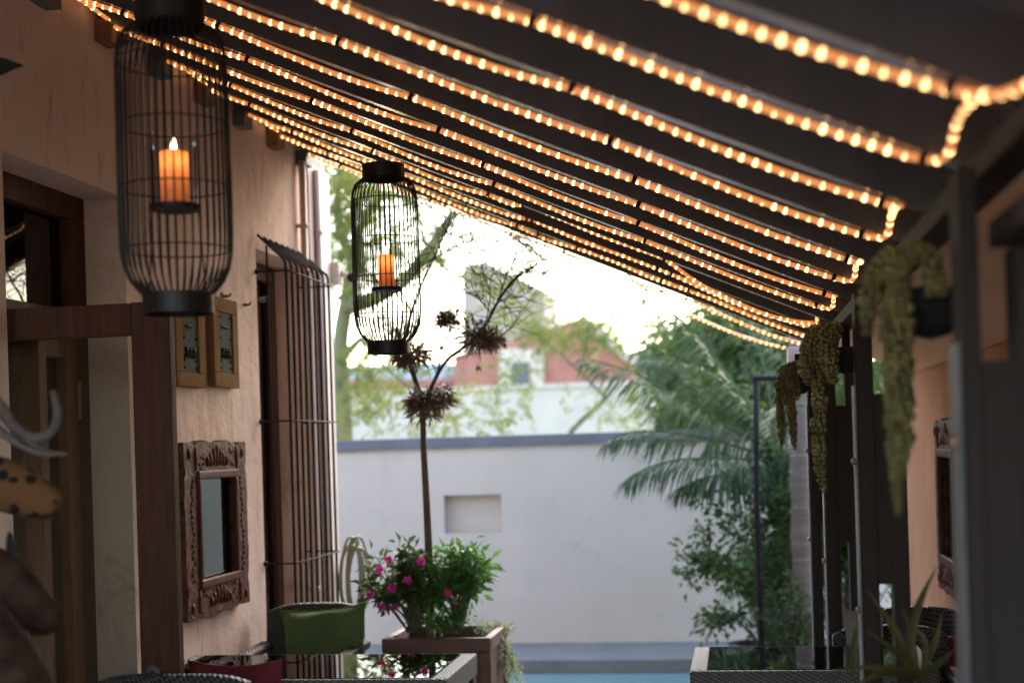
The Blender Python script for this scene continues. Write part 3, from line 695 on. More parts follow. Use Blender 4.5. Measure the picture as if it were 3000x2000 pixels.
# ------------------------------------------------------------------ tables
def table(x0, x1, y0, y1, label, glass_m):
    root = empty('glass_topped_table', ((x0+x1)/2, (y0+y1)/2, 0), label, 'table', 'dark wicker tables with glass tops')
    z1 = .755; rw_ = .055
    fr = MB().box((x0,y0,z1-.075),(x1,y0+.02,z1)).box((x0,y1-.02,z1-.075),(x1,y1,z1)).box((x0,y0+.0205,z1-.075),(x0+rw_,y1-.0205,z1)).box((x1-rw_,y0+.0205,z1-.075),(x1,y1-.0205,z1))
    fr.build('wicker_rim', M['wickerl'], root, bevel=.006)
    MB().box((x0+rw_+.001,y0+.021,z1-.004),(x1-rw_-.001,y1-.021,z1+.002)).build('glass_top', glass_m, root)
    MB().box((x0+rw_+.001,y0+.021,z1-.05),(x1-rw_-.001,y1-.021,z1-.04)).build('under_board', M['wickerd'], root)
    for x in (x0+.03, x1-.03):
        for y in (y0+.03, y1-.03): MB().box((x-.025,y-.025,0),(x+.025,y+.025,z1-.0755)).build('leg', M['wickerd'], root, bevel=.005)
a = at(1392,1912,Z=.755); b = at(1318,1985,Z=.755); print('ltable', a, b)
table(-1.98, (a.x+b.x)/2, b.y-.02, a.y, 'dark wicker table with a glass top mirroring the bright sky, on the house side', M['tglass'])
a = at(2032,1898,Z=.755); b = at(2022,1965,Z=.755); a2 = at(2400,1885,Z=.755); print('rtable', a, b, a2)
table((a.x+b.x)/2, .60, (b.y), (a.y+a2.y)/2, 'dark wicker table with a glass top mirroring leaves, on the side of the posts', M['tglass'])

# ------------------------------------------------------------------ chairs and cushions
def chair(loc, rz, ztop, label, wd=.52, backz=.87):
    root = empty('wicker_armchair', loc, label, 'chair', 'dark wicker armchairs around the tables')
    root.rotation_euler = (0,0,rz); ORG[root.name] = Vector((0,0,0))
    h_ = wd/2
    MB().box((-h_,-.27,.30),(h_,.22,.42)).build('seat', M['wickerd'], root, bevel=.02)
    bm = MB(); n_ = 10; vs = []; fs = []
    for k in range(n_+1):
        t = k/n_; x = -h_+wd*t; c_ = .05*(1-(2*t-1)**2); top_ = backz-.03*(2*t-1)**4*1.0
        vs += [(x,.20+c_,.40),(x,.25+c_,.40),(x,.29+c_,top_),(x,.245+c_,top_)]
    for k in range(n_):
        a_, b_ = 4*k, 4*k+4
        for q in range(4): fs.append((a_+q, a_+(q+1) % 4, b_+(q+1) % 4, b_+q))
    fs += [(0,3,2,1), tuple(4*n_+q for q in range(4))]
    bm.add(vs, fs).build('backrest', M['wickerd'], root, bevel=.008)
    for sx in (-1,1):
        MB().box((sx*h_-.03,-.25,.62),(sx*h_+.03,.25,.66)).build('armrest', M['wickerd'], root, bevel=.012)
        MB().box((sx*h_-.02,-.24,0),(sx*h_+.02,-.20,.618)).build('front_leg', M['wickerd'], root, bevel=.006)
        MB().box((sx*(h_-.03)-.02,.18,0),(sx*(h_-.03)+.02,.22,.298)).build('rear_leg', M['wickerd'], root, bevel=.006)
    return root
def cushion(c, w_, h_, t_, rz, tilt, m_, label, seed=0, roll=0):
    mb = MB(); n_ = 14; random.seed(seed)
    Mx = Matrix.Translation(c) @ Matrix.Rotation(rz,4,'Z') @ Matrix.Rotation(tilt,4,'X') @ Matrix.Rotation(roll,4,'Y')
    grid = {}
    for s_ in (0,1):
        for i in range(n_+1):
            for j in range(n_+1):
                u, v_ = 2*i/n_-1, 2*j/n_-1
                pin = 1-.10*(1-(1-abs(u)**2)*1.0)*0; e = ((1-u**4)*(1-v_**4))**.6
                ear = 1+.06*(abs(u)*abs(v_))**3 - .06*(1-abs(u)**2)*abs(v_)**2 - .06*(1-abs(v_)**2)*abs(u)**2
                x, z = u*w_/2*ear, v_*h_/2*ear
                y = (1 if s_ else -1)*(t_/2*e)*(1+.30*noise.noise(Vector((u*1.6+seed,v_*2.6-u,seed+s_*7)))+.12*noise.noise(Vector((u*5,v_*5,seed))))
                grid[s_,i,j] = len(mb.v); mb.v.append(tuple(Mx @ Vector((x,y,z))))
    for s_ in (0,1):
        for i in range(n_):
            for j in range(n_):
                q = (grid[s_,i,j],grid[s_,i+1,j],grid[s_,i+1,j+1],grid[s_,i,j+1]); mb.f.append(q if not s_ else q[::-1])
    # piped seam
    ring = [(i,0) for i in range(n_)]+[(n_,j) for j in range(n_)]+[(n_-i,n_) for i in range(n_)]+[(0,n_-j) for j in range(n_)]
    base = Vector(c)-Vector((0,0,h_/2))
    pp = [Vector(mb.v[grid[0,i,j]]) for i, j in ring]; pp.append(pp[0])
    root = empty('cushion', base, label, 'cushion', None)
    mb.build('cover', m_, root, smooth=True)
    MB().tube(pp, .004, 6, cap=False).build('piping', m_, root, smooth=True)
    return root
g = at(945,1850,Y=5.95); print('green', g)
chair((g.x-.03,5.75,0), R(4), .87, 'dark wicker armchair holding the green cushion, beyond the house side table', .43, .815)
gc = at(950,1883,Y=5.82); cushion(gc, .36, .29, .13, R(-4), R(-12), M['green'], 'olive green cushion leaning in the wicker armchair below the window grille', 3, R(-5))
ra = at(735,1965,Y=3.95); print('near chair', ra)
chair((ra.x-.24,4.22,0), R(180), .86, 'dark armchair seen from behind beside the open door, red cushion over it', .47, ra.z+.0)
cushion(Vector((at(650,2000,Y=4.1).x, 4.24, .655)), .28, .37, .11, R(2), R(8), M['red'], 'red cushion poking over the back of the dark armchair by the open door', 5)
cr_ = at(2690,1770,Y=5.1); print('right chair', cr_)
chair((.66,5.50,0), R(-4), .9, 'dark wicker armchair against the pink side wall beside the nearest post', .36, .80)
cushion(Vector((.72,5.45,.645)), .26, .20, .10, R(-10), R(-40), M['red'], 'red cushion lying in the right hand armchair under the carved mirror', 8)
chair((.52,4.955,0), R(0), .86, 'armchair tucked under the right hand table between two dark posts, with a taupe cushion', .40, .80)
cushion(Vector((.425,5.11,.735)), .125, .27, .07, R(0), R(-6), M['greyfab'], 'taupe cushion seen between two dark posts beside the right hand table', 9)

# ------------------------------------------------------------------ planter box with its plants
pz = .72
pa, pb = at(1117,1880,Y=5.95), at(1437,1868,Y=5.95); print('planter', pa, pb)
pr_ = empty('planter_box', ((pa.x+pb.x)/2, 6.15, 0), 'reddish brown wooden planter box full of shrubs between the house and the pool', 'planter')
x0, x1, y0, y1 = pa.x, pb.x, 5.95, 6.40; z1 = pb.z+.0
pbx = MB().box((x0+.012,y0+.02,.05),(x1-.012,y0+.05,z1-.062)).box((x0+.012,y1-.05,.05),(x1-.012,y1-.02,z1-.062)).box((x0+.012,y0+.051,.05),(x0+.04,y1-.051,z1-.062)).box((x1-.04,y0+.051,.05),(x1-.012,y1-.051,z1-.062)).box((x0+.041,y0+.051,.05),(x1-.041,y1-.051,.08))
pbx.build('side_boards', M['terracotta'], pr_)
MB().box((x0,y0,z1-.06),(x1,y0+.035,z1)).box((x0,y1-.035,z1-.06),(x1,y1,z1)).box((x0,y0+.0355,z1-.06),(x0+.035,y1-.0355,z1)).box((x1-.035,y0+.0355,z1-.06),(x1,y1-.0355,z1)).build('top_rim', M['terracotta'], pr_, bevel=.006)
for x in (x0+.002, x1-.052):
    for y in (y0+.002, y1-.052): MB().box((x,y,0),(x+.05,y+.05,z1-.0605)).build('leg', M['terracotta'], pr_, bevel=.005)
MB().box((x0+.042,y0+.052,z1-.11),(x1-.042,y1-.052,z1-.07)).build('soil', M['soil'], pr_)

def curve_pts(p0, d0, L, n, wob, g=0, rnd=random):
    p = Vector(p0); d = Vector(d0).normalized(); out = [p.copy()]
    for i in range(n):
        d = (d + Vector((rnd.uniform(-wob,wob), rnd.uniform(-wob,wob), rnd.uniform(-wob,wob)+g))).normalized(); p = p + d*L/n; out.append(p.copy())
    return out
def shrub(name, base, size, nst, leaves_per, LL, LW, leafm, barkm, label, cat, seed, spread=.9, flowers=0, group=None, droop=0, clump=.06, stem_r=.006, fl_front=True):
    random.seed(seed); base = Vector(base); root = empty(name, base, label, cat, group)
    st, lv, fl = MB(), MB(), MB(); sx, sy, sz = size; tips = []
    for i in range(nst):
        a_ = random.uniform(0, 2*math.pi); q = random.uniform(.1,1)
        tgt = base + Vector((math.cos(a_)*sx*q, math.sin(a_)*sy*q, sz*random.uniform(.5,1)*(1-.25*q)))
        p0 = base + Vector((random.uniform(-.3,.3)*sx*.3, random.uniform(-.3,.3)*sy*.3, 0))
        mid = p0.lerp(tgt,.5)+Vector((random.uniform(-.1,.1)*sx,random.uniform(-.1,.1)*sy,sz*.12+droop))
        pts = [p0.lerp(mid,t).lerp(mid.lerp(tgt,t),t) for t in [k/8 for k in range(9)]]
        st.tube(pts, lambda t: stem_r*(1-.7*t), 5)
        for k in range(leaves_per):
            t = random.uniform(.35,1.0)**.7; j = min(7,int(t*8)); p = pts[j].lerp(pts[j+1], t*8-j if t < 1 else 1)
            d = Vector((random.gauss(0,1),random.gauss(0,1),random.gauss(.25,.7))).normalized()
            p = p + d*random.uniform(0,clump); s_ = random.uniform(.6,1.2); lv.leaf(p, d+Vector((0,0,-.2)), LL*s_, LW*s_)
        tips.append(pts[-1])
    st.build('stems', barkm, root, smooth=True); lv.build('leaves', leafm, root)
    return root, tips
def blossom(mb, p, s_, n=6):
    for k in range(n*2):
        a_ = k*2*math.pi/n + random.uniform(-.2,.2); mb.leaf(p, (math.cos(a_), -.6+random.uniform(-.4,.4), math.sin(a_)), s_, s_*.7)
sc0 = 4167/6.15
rt, _ = shrub('flowering_shrub', at(1210,1850,Y=6.15), (.24,.16,.42), 34, 34, .055, .022, M['leafy'], M['bark'], 'dark leaved shrub with magenta blossoms, on the house side of the planter box', 'shrub', 21)
for (x, y) in ((1140,1640),(1112,1668),(1117,1775),(1160,1778),(1235,1642),(1195,1700),(1150,1720),(1085,1740)):
    fm = MB(); blossom(fm, at(x, y, Y=6.0), .026); fm.build('blossom', M['pink'], rt)
rt, _ = shrub('green_shrub', at(1345,1850,Y=6.15), (.20,.14,.44), 26, 34, .060, .022, M['bright'], M['bark'], 'bright green broad leaved shrub on the pool side of the planter box', 'shrub', 22)
for (x, y) in ((1314,1738),):
    fm = MB(); blossom(fm, at(x, y, Y=5.98), .024); fm.build('blossom', M['pink'], rt)
shrub('trailing_plant', at(1445,1880,Y=6.35), (.10,.10,.10), 12, 60, .018, .008, M['pale'], M['bark'], 'pale silvery trailing plant spilling over the pool side corner of the planter', 'trailing plant', 23, clump=.03, stem_r=.002)
random.seed(24); tr_root = bpy.data.objects['trailing_plant']; tl_ = MB()
for k in range(26):
    p = at(random.uniform(1425,1470), 1850, Y=random.uniform(6.2,6.5)); path = curve_pts(p, (.5,0,-.4), random.uniform(.15,.5), 12, .25, -.25); 
    for q in path:
        for _ in range(5): tl_.leaf(q, (random.gauss(0,1),random.gauss(0,1),random.gauss(0,.8)), .018, .010)
tl_.build('hanging_sprays', M['pale'], tr_root)
shrub('ground_cover', at(1320,1855,Y=6.1), (.20,.14,.10), 16, 50, .022, .010, M['fern'], M['bark'], 'low light green filler plant in the middle of the planter box', 'plant', 25, clump=.04, stem_r=.002)

# thin standard tree with dry rosettes in its forks
random.seed(31)
TY = 6.2
tt = empty('bare_twig_tree', at(1262,1870,Y=TY), 'thin bare tree with spiky brown rosettes in its forks, growing from the planter box', 'tree')
tk = [at(x, y, Y=TY) for x, y in ((1262,1900),(1260,1700),(1252,1520),(1246,1400),(1240,1300),(1240,1230),(1236,1170),(1215,1110),(1200,1060),(1180,1010),(1160,960))]
MB().tube(smooth_path(tk, .03), lambda t: .021*(1-.5*t), 9).build('trunk', M['bark'], tt, smooth=True)
brs = [([(1240,1180),(1290,1080),(1310,1050),(1370,1010),(1420,960),(1460,880),(1500,820),(1560,780),(1590,765)],.0105),
       ([(1200,1060),(1180,1010),(1210,900),(1240,820),(1270,760),(1300,690),(1325,650)],.009),
       ([(1278,1100),(1290,1060),(1300,1000),(1318,960)],.005),
       ([(1460,880),(1475,830),(1500,770),(1530,740)],.004),([(1480,850),(1530,800),(1600,790),(1615,800)],.004),([(1500,820),(1460,770),(1420,750),(1380,730)],.003),
       ([(1240,820),(1210,780),(1190,770)],.003),([(1270,760),(1330,720),(1400,700)],.003),([(1370,1010),(1440,1000),(1500,960),(1530,900)],.004),
       ([(1590,765),(1560,720),(1500,700)],.0025),([(1540,790),(1600,830),(1640,820)],.0025),([(1420,960),(1440,860),(1410,780),(1420,700)],.003),([(1460,880),(1530,870),(1580,830)],.0025),([(1325,650),(1290,620),(1240,600)],.0025),([(1300,690),(1350,640),(1400,640)],.002),([(1380,730),(1320,720),(1290,740)],.002),
       ([(1500,790),(1510,730),(1500,690)],.003),([(1440,920),(1400,870),(1340,850)],.003),([(1200,900),(1150,850),(1120,840)],.003),([(1180,1010),(1120,960),(1090,900)],.004)]
for pts, r_ in brs:
    MB().tube(smooth_path([at(x, y, Y=TY+random.uniform(-.04,.04)) for x, y in pts], .02), (lambda r0: lambda t: r0*(1-.7*t))(r_), 6).build('branch', M['bark'], tt, smooth=True)
tw = MB()
for pts, r_ in brs:
    for _ in range(15):
        j_ = random.randrange(len(pts)-1); t_ = random.random(); x, y = pts[j_][0]*(1-t_)+pts[j_+1][0]*t_, pts[j_][1]*(1-t_)+pts[j_+1][1]*t_
        tw.tube(curve_pts(at(x,y,Y=TY), (random.uniform(-1,1),random.uniform(-.5,.5),random.uniform(-.2,1)), random.uniform(.08,.30), 7, .25), lambda t: .0022*(1-.5*t), 4)
tw.build('twigs', M['bark'], tt)
for (x, y, s_) in ((1215,1038,.085),(1245,1195,.10),(1290,1165,.08),(1395,985,.10),(1440,995,.07),(1310,935,.06),(1180,1050,.06),(1222,1180,.07)):
    rs = MB(); c = at(x, y, Y=TY-.03)
    for k in range(230):
        d = Vector((random.gauss(0,1),random.gauss(0,1),random.gauss(.1,.8))).normalized(); rs.leaf(c+d*s_*random.uniform(0,.6), d+Vector((0,0,-.15)), s_*random.uniform(.4,.85), .010, bend=.5)
    rs.build('rosette', M['airplant'], tt)
for (x, y) in ((1292,1010),(1400,1070),(1480,1005),(1150,1050),(1340,900)):
    bu = MB()
    for _ in range(5): bu.leaf(at(x+random.uniform(-4,4), y+random.uniform(-4,4), Y=TY-.05), (random.uniform(-.4,.4),0,-1), .03, .012)
    bu.build('bud', M['bud'], tt)

# coiled hose at the corner of the house
hy = 7.15; hm = MB(); random.seed(6)
for k in range(7):
    cx = 1043+random.uniform(-16,14); cy_ = 1690+random.uniform(-12,12); rx, ry = random.uniform(16,40), random.uniform(80,135)
    hm.tube([at(cx+rx*math.cos(t*math.pi/16), cy_+ry*math.sin(t*math.pi/16), Y=hy+.02*k+.03*math.sin(t*.5)) for t in range(33)], .0065, 8, cap=False)
o = hm.build('garden_hose', M['hose'], origin=at(1040,1800,Y=hy), smooth=True); tag(o, 'olive green garden hose coiled upright beside the foot of the grille', 'hose')

def gpt0(x, Y): p = at(x, 1300, Y=Y); return Vector((p.x, Y, .0))
# ------------------------------------------------------------------ grey garden wall with a niche
GY = 10.45
gw = empty('garden_wall', (0, GY, 0), 'smooth grey garden wall with a slate coping and a small square niche, behind the pool', 'wall')
n0, n1 = at(1303,1563,Y=GY), at(1468,1447,Y=GY)
xs_ = [-8.0, n0.x, n1.x, 6.0]; zs_ = [0, n0.z, n1.z, 1.455]
w_ = cell_wall(xs_, zs_, {(1,1)}, GY, GY+.22); w_.v = [(p[1], p[0], p[2]) for p in w_.v]; w_.f = [q[::-1] for q in w_.f]
w_.box((n0.x-.05,GY+.09,n0.z-.05),(n1.x+.05,GY+.15,n1.z+.05)); w_.build('rendered_wall', M['grey'], gw)
MB().box((-8.0,GY-.03,1.458),(6.0,GY+.25,1.545)).build('coping', M['coping'], gw, bevel=.008)

# ------------------------------------------------------------------ beyond the wall
wb = empty('white_boundary_wall', (-3, 30, -.5), 'long white painted wall seen blurred beyond the grey garden wall', 'wall')
a, b = at(1000,1135,Y=30), at(1960,1150,Y=30)
MB().box((a.x-3,30,-.55),(b.x+.3,30.3,(a.z+b.z)/2)).build('wall_face', M['white'], wb)
MB().box((a.x-3.05,29.95,(a.z+b.z)/2+.003),(b.x+.35,30.35,(a.z+b.z)/2+.10)).build('wall_cap', M['white'], wb)
HY = 40
bh = empty('brick_house', (at(1580,1200,Y=HY).x, HY, -.5), 'blurred red brick house with a white window surround and pale gable behind the trees', 'house')
def pt(x, y, Y=HY): return at(x, y, Y=Y)
def poly(mb, pts, Y, d):
    P_ = [at(x, y, Y=Y) for x, y in pts]; mb.prism([(p.x, p.z) for p in P_], 'Y', Y, Y+d)
mb = MB(); poly(mb, [(1330,1300),(1330,1040),(1470,1005),(1700,930),(1745,965),(1850,1060),(1850,1300)], HY, 6); mb.build('brick_wall', M['brick'], bh)
mb = MB(); poly(mb, [(1462,1300),(1462,1020),(1592,1020),(1592,1300)], HY-.25, .24); mb.build('window_surround', M['white'], bh)
mb = MB(); poly(mb, [(1500,1170),(1500,1060),(1550,1060),(1550,1170)], HY-.32, .06); mb.build('window', M['coping'], bh)
mb = MB(); poly(mb, [(1356,1045),(1356,775),(1420,765),(1596,850),(1600,1010)], HY+6.1, 3); mb.build('pale_gable', M['tower'], bh)
mb = MB(); poly(mb, [(1696,940),(1715,920),(1870,1062),(1852,1072)], HY-.3, 6.4); mb.build('roof_edge', M['white'], bh)
wh = empty('white_house', (at(1900,1200,Y=44).x, 44, -.5), 'pale far house wall to the right of the brick house', 'house')
mb = MB(); poly(mb, [(1780,1300),(1780,1035),(1930,1020),(1960,1300)], 44, 5); mb.build('house_wall', M['white'], wh)
shrub('tall_bush', gpt0(2470,8.9), (.55,.35,1.9), 60, 60, .07, .03, M['leafy'], M['bark'], 'tall dark bush growing behind the posts at the end of the pink side wall', 'bush', 74, stem_r=.008)
bl = empty('low_house', (at(1100,1200,Y=42).x, 42, -.5), 'low pale blue house with a salmon roof line left of the brick house', 'house')
mb = MB(); poly(mb, [(960,1300),(960,1075),(1300,1060),(1300,1300)], 42, 4); mb.build('house_wall', mat('pale_blue_paint', (.42,.50,.52), (.36,.44,.46), .8), bl)
mb = MB(); poly(mb, [(990,1140),(990,1110),(1325,1110),(1325,1140)], 41.6, .35); mb.build('eaves', M['brick'], bl)

def spray(mb, p, L, LL, LW, rnd, n=10, g=-.04):
    """one feathery twig: leaflets in two rows"""
    d0 = Vector((rnd.gauss(0,1), rnd.gauss(0,1), rnd.gauss(-.1,.6)))
    pts = curve_pts(p, d0, L, n, .25, g, rnd)
    for i, q in enumerate(pts[1:]):
        d = (q-pts[i]).normalized(); s_ = d.orthogonal().normalized()
        for sg in (-1,1): mb.leaf(q, s_*sg+d*.6+Vector((0,0,-.3)), LL*rnd.uniform(.6,1.2), LW)
    return pts
def crown_blobs(name, blobs, per, LL, LW, m_, parent, seed, L=.35):
    rnd = random.Random(seed); mb = MB()
    for (x, y, Y, rx, ry, dens) in blobs:
        for _ in range(int(per*dens)):
            while True:
                u, v_ = rnd.uniform(-1,1), rnd.uniform(-1,1)
                if u*u+v_*v_ < 1: break
            spray(mb, at(x+u*rx, y+v_*ry, Y=Y+rnd.uniform(-.8,.8)), L*rnd.uniform(.5,1.2), LL, LW, rnd)
    return mb.build(name, m_, parent)
# big feathery tree behind the corner of the house
ft = empty('feathery_tree', at(1000,1300,Y=12.5)*1, 'mossy trunked tree with airy yellow green foliage rising behind the corner of the house', 'tree')
TYY = 12.5
MB().tube(smooth_path([Vector((at(1010,1290,Y=TYY).x,TYY,-.5))]+[at(x,y,Y=TYY) for x,y in ((1008,1290),(1002,1150),(990,1000),(1015,880),(1040,780),(1050,700))], .15), lambda t: .115*(1-.5*t), 12).build('trunk', M['greenbark'], ft, smooth=True)
for pts, r_ in (([(1010,900),(1090,880),(1180,830),(1240,760),(1290,680),(1330,620)],.075),([(1040,780),(1000,700),(985,600),(1000,480)],.05),([(990,1060),(1020,1020),(1060,990)],.045),([(1050,700),(1080,600),(1150,560),(1230,600),(1240,700)],.03),([(1330,620),(1400,640),(1500,690),(1600,760),(1680,850)],.02),([(1240,700),(1300,790),(1390,830),(1480,850),(1560,920)],.02),([(1400,640),(1430,720),(1420,800)],.014),([(1500,690),(1560,690),(1640,720)],.012),([(1060,990),(1130,1080),(1220,1150),(1330,1190)],.018),([(1060,990),(1090,1120),(1150,1230)],.014),([(1020,1020),(1100,960),(1210,930),(1320,960)],.014)):
    MB().tube(smooth_path([at(x,y,Y=TYY-.1) for x,y in pts], .08), (lambda r0: lambda t: r0*(1-.45*t))(r_), 8).build('limb', M['greenbark'], ft, smooth=True)
crown_blobs('crown', [(1010,700,12.5,50,200,1.5),(1120,620,12.5,130,90,.8),(1130,800,12.8,120,120,.6),(1060,1180,12.2,90,120,.55),(1000,560,12.5,60,120,1.4),(1220,900,13,110,120,.25),(1120,1000,12.6,90,80,.3),(1250,1180,13,150,90,.35),(1020,420,12.5,60,120,1.2),(1180,720,12.6,150,80,.8),(1090,1080,12.6,110,70,.6),(1330,700,13,110,80,.25),(1150,540,12.5,120,60,.7),(1380,1200,13,120,70,.3),(1450,700,12.4,190,110,.35),(1400,850,12.4,180,80,.35),(1600,800,12.4,110,90,.3)], 85, .055, .020, M['feather'], ft, 41)
# second airy tree in front of the brick house
f2 = empty('feathery_tree', at(1560,1300,Y=16), 'airy green tree spreading over the brick house beyond the garden wall', 'tree')
MB().tube(smooth_path([Vector((at(1650,1290,Y=16).x-.1,16,-.5))]+[at(x,y,Y=16) for x,y in ((1640,1290),(1700,1230),(1780,1170),(1830,1100),(1860,1030))], .15), lambda t: .05*(1-.6*t), 8).build('trunk', M['greenbark'], f2, smooth=True)
for pts, r_ in (([(1850,1040),(1930,1010),(2010,990),(2100,960)],.022),([(1780,1170),(1700,1090),(1600,1000),(1500,940)],.022),([(1700,1090),(1720,980),(1820,910),(1900,880)],.02),([(1600,1000),(1480,900),(1430,800)],.016)):
    MB().tube(smooth_path([at(x,y,Y=16) for x,y in pts], .08), (lambda r0: lambda t: r0*(1-.6*t))(r_), 6).build('limb', M['greenbark'], f2, smooth=True)
crown_blobs('crown', [(1600,950,16,140,40,1.0),(1720,985,16,160,45,.7),(1500,900,16.5,110,60,.25),(1650,1120,15.5,240,90,.28),(1820,900,16,130,50,.5),(1470,1080,16,120,110,.4),(1850,1180,15.5,110,80,.5),(1430,760,16.5,90,90,.12),(1560,840,16.5,90,70,.15),(1760,960,16,160,50,.5)], 70, .060, .020, M['feather'], f2, 43, .40)
# dense trees behind the palm
def dense_tree(x, y, Y, rx, ry, n, label, seed, m_, LL=.10):
    rnd = random.Random(seed); base = at(x, 1290, Y=Y); root = empty('garden_tree', (base.x, Y, -.5), label, 'tree', 'leafy trees beyond the garden wall')
    top = at(x, y, Y=Y); MB().tube([(base.x,Y,-.5),(base.x+.05,Y,1.0),(top.x,Y,top.z)], lambda t: .12*(1-.6*t), 8).build('trunk', M['bark'], root, smooth=True)
    lm = MB()
    for k in range(5):
        a_ = rnd.uniform(0,6.28); e = top+Vector((math.cos(a_)*rx*Y/4167*.7, math.sin(a_)*.5, rnd.uniform(-.2,.6)*ry*Y/4167)); lm.tube([Vector((top.x,Y,top.z-.6)), (top+e)/2, e], lambda t: .045*(1-.6*t), 6)
    lm.build('limbs', M['bark'], root, smooth=True)
    mb = MB(); cl = []
    for _ in range(n//55):
        while True:
            p = Vector((rnd.uniform(-1,1), rnd.uniform(-1,1), rnd.uniform(-1,1)))
            if .2 < p.length < 1: break
        cl.append(p)
    for c in cl:
        cc = top+Vector((c.x*rx*Y/4167, c.y*.9, c.z*ry*Y/4167)); rr = rnd.uniform(.12,.32)
        for _ in range(55):
            d = Vector((rnd.gauss(0,1),rnd.gauss(0,1),rnd.gauss(0,1))).normalized(); mb.leaf(cc+d*rr*rnd.uniform(.3,1), d+Vector((0,0,-.5)), LL*rnd.uniform(.6,1.2), LL*.42)
    mb.build('crown', m_, root)
dense_tree(2150,1010,12.2,150,130,4300,'dense green tree directly behind the palm leaves',51,M['treeleaf'])
dense_tree(2290,1120,11.6,100,200,6500,'dark leafy tree at the right, behind the black pipe',52,M['treeleaf'])
dense_tree(2010,1040,14.0,110,95,2600,'sparser tree with light showing through it, left of the dense one',53,M['treeleaf'],.09)
dense_tree(2480,1150,12.5,200,260,7000,'broad leafy tree showing through the slots of the posts',54,M['treeleaf'])

# ------------------------------------------------------------------ palms
def frond(mb, pts, LLf, m_, nl=84, w=.017, droop=1.0, rnd=random):
    path = smooth_path([Vector(p) for p in pts], .03); mb.tube(path, lambda t: .012*(1-.75*t), 6); n_ = len(path)
    for k in range(nl):
        t = (k+.5)/nl; i = min(n_-2, int(t*(n_-1))); p = path[i].lerp(path[i+1], t*(n_-1)-i); d = (path[i+1]-path[i]).normalized()
        s_ = d.cross(Vector((0,0,1))).normalized(); Ls = LLf*(.45+.75*math.sin(math.pi*min(1,t*.85+.12)))*rnd.uniform(.85,1.1)
        for sg in (-1,1):
            dd = (s_*sg*.75 + d*.75 + Vector((0,0,-.35*droop+rnd.uniform(-.35,.25)))).normalized()
            q0 = p; q1 = p+dd*Ls*.5; q2 = q1+(dd+Vector((0,0,-.75*droop))).normalized()*Ls*.5; u = dd.cross(Vector((0,0,1))).normalized()*w/2
            mb.add([q0-u*.4, q0+u*.4, q1+u, q1-u, q2], [(0,1,2,3),(3,2,4)])
def palm(base, top, fronds, LLf, label, seed, trunk_r, rings=True):
    random.seed(seed); root = empty('palm_tree', base, label, 'palm tree', 'palms in the pool garden')
    base, top = Vector(base), Vector(top); tp = [base.lerp(top, k/24) for k in range(25)]
    MB().tube(tp, lambda t: trunk_r*(1.1-.2*t)*(1+.06*math.cos(t*24*math.pi)), 14).build('trunk', M['palmtrunk'], root, smooth=True)
    if rings:
        rg = MB()
        for k in range(9):
            p = base.lerp(top, (k+2.5)/12); rg.lathe([(trunk_r*1.0,-.007),(trunk_r*1.06,-.004),(trunk_r*1.06,.004),(trunk_r*1.0,.007)], p, 16)
        rg.build('leaf_scar_rings', M['pale'], root, smooth=True)
    for pts in fronds:
        mb = MB(); frond(mb, pts, LLf, M['palm']); mb.build('frond', M['palm'], root)
    return root
PYY = 9.2
def fp(pts): return [at(x, y, Y=PYY+dy) for x, y, dy in pts]
bs = at(2290,1290,Y=PYY); bs.z = 0
palm(bs, at(2285,1330,Y=PYY), [
    fp([(2285,1330,0),(2200,1285,-.1),(2090,1230,-.2),(1980,1160,-.3),(1860,1090,-.35),(1722,1050,-.4)]),
    fp([(2285,1330,0),(2200,1320,-.1),(2080,1285,-.3),(1950,1262,-.4),(1860,1262,-.5),(1790,1285,-.55)]),
    fp([(2285,1335,0),(2200,1345,-.3),(2100,1340,-.5),(1980,1345,-.6),(1890,1370,-.7),(1840,1405,-.75)]),
    fp([(2285,1330,0),(2220,1220,0),(2140,1110,0),(2060,1000,0),(1980,920,0),(1905,868,0)]),
    fp([(2285,1330,0),(2230,1230,.2),(2150,1140,.3),(2050,1080,.4),(1960,1050,.4),(1890,1052,.4)]),
    fp([(2285,1330,0),(2310,1230,-.1),(2350,1130,-.2),(2420,1060,-.3),(2500,1040,-.4)]),
    fp([(2285,1330,0),(2330,1310,-.2),(2400,1290,-.4),(2460,1300,-.5),(2520,1350,-.6)]),
    fp([(2285,1330,0),(2210,1260,.2),(2120,1180,.3),(2010,1110,.35),(1930,1100,.3)]),
    fp([(2285,1335,0),(2210,1370,-.3),(2130,1385,-.5),(2050,1400,-.6),(1990,1430,-.65)]),
    fp([(2285,1330,0),(2260,1200,.3),(2240,1080,.5),(2210,980,.7),(2160,920,.9)])], .34,
    'feather leaved palm spreading its fronds over the grey garden wall', 61, .06, False)
tb = at(2338,1300,Y=8.5)
top = at(2330,200,Y=8.5)
palm((tb.x,8.5,0), top, [[top, top+Vector((.5*math.cos(a_),.5*math.sin(a_),.45)), top+Vector((1.1*math.cos(a_),1.1*math.sin(a_),.45)), top+Vector((1.7*math.cos(a_),1.7*math.sin(a_),.0))] for a_ in (0,.9,1.8,2.7,3.6,4.5,5.4)], .35,
    'pale ringed palm trunk standing beside the end of the post row', 62, .064, True)

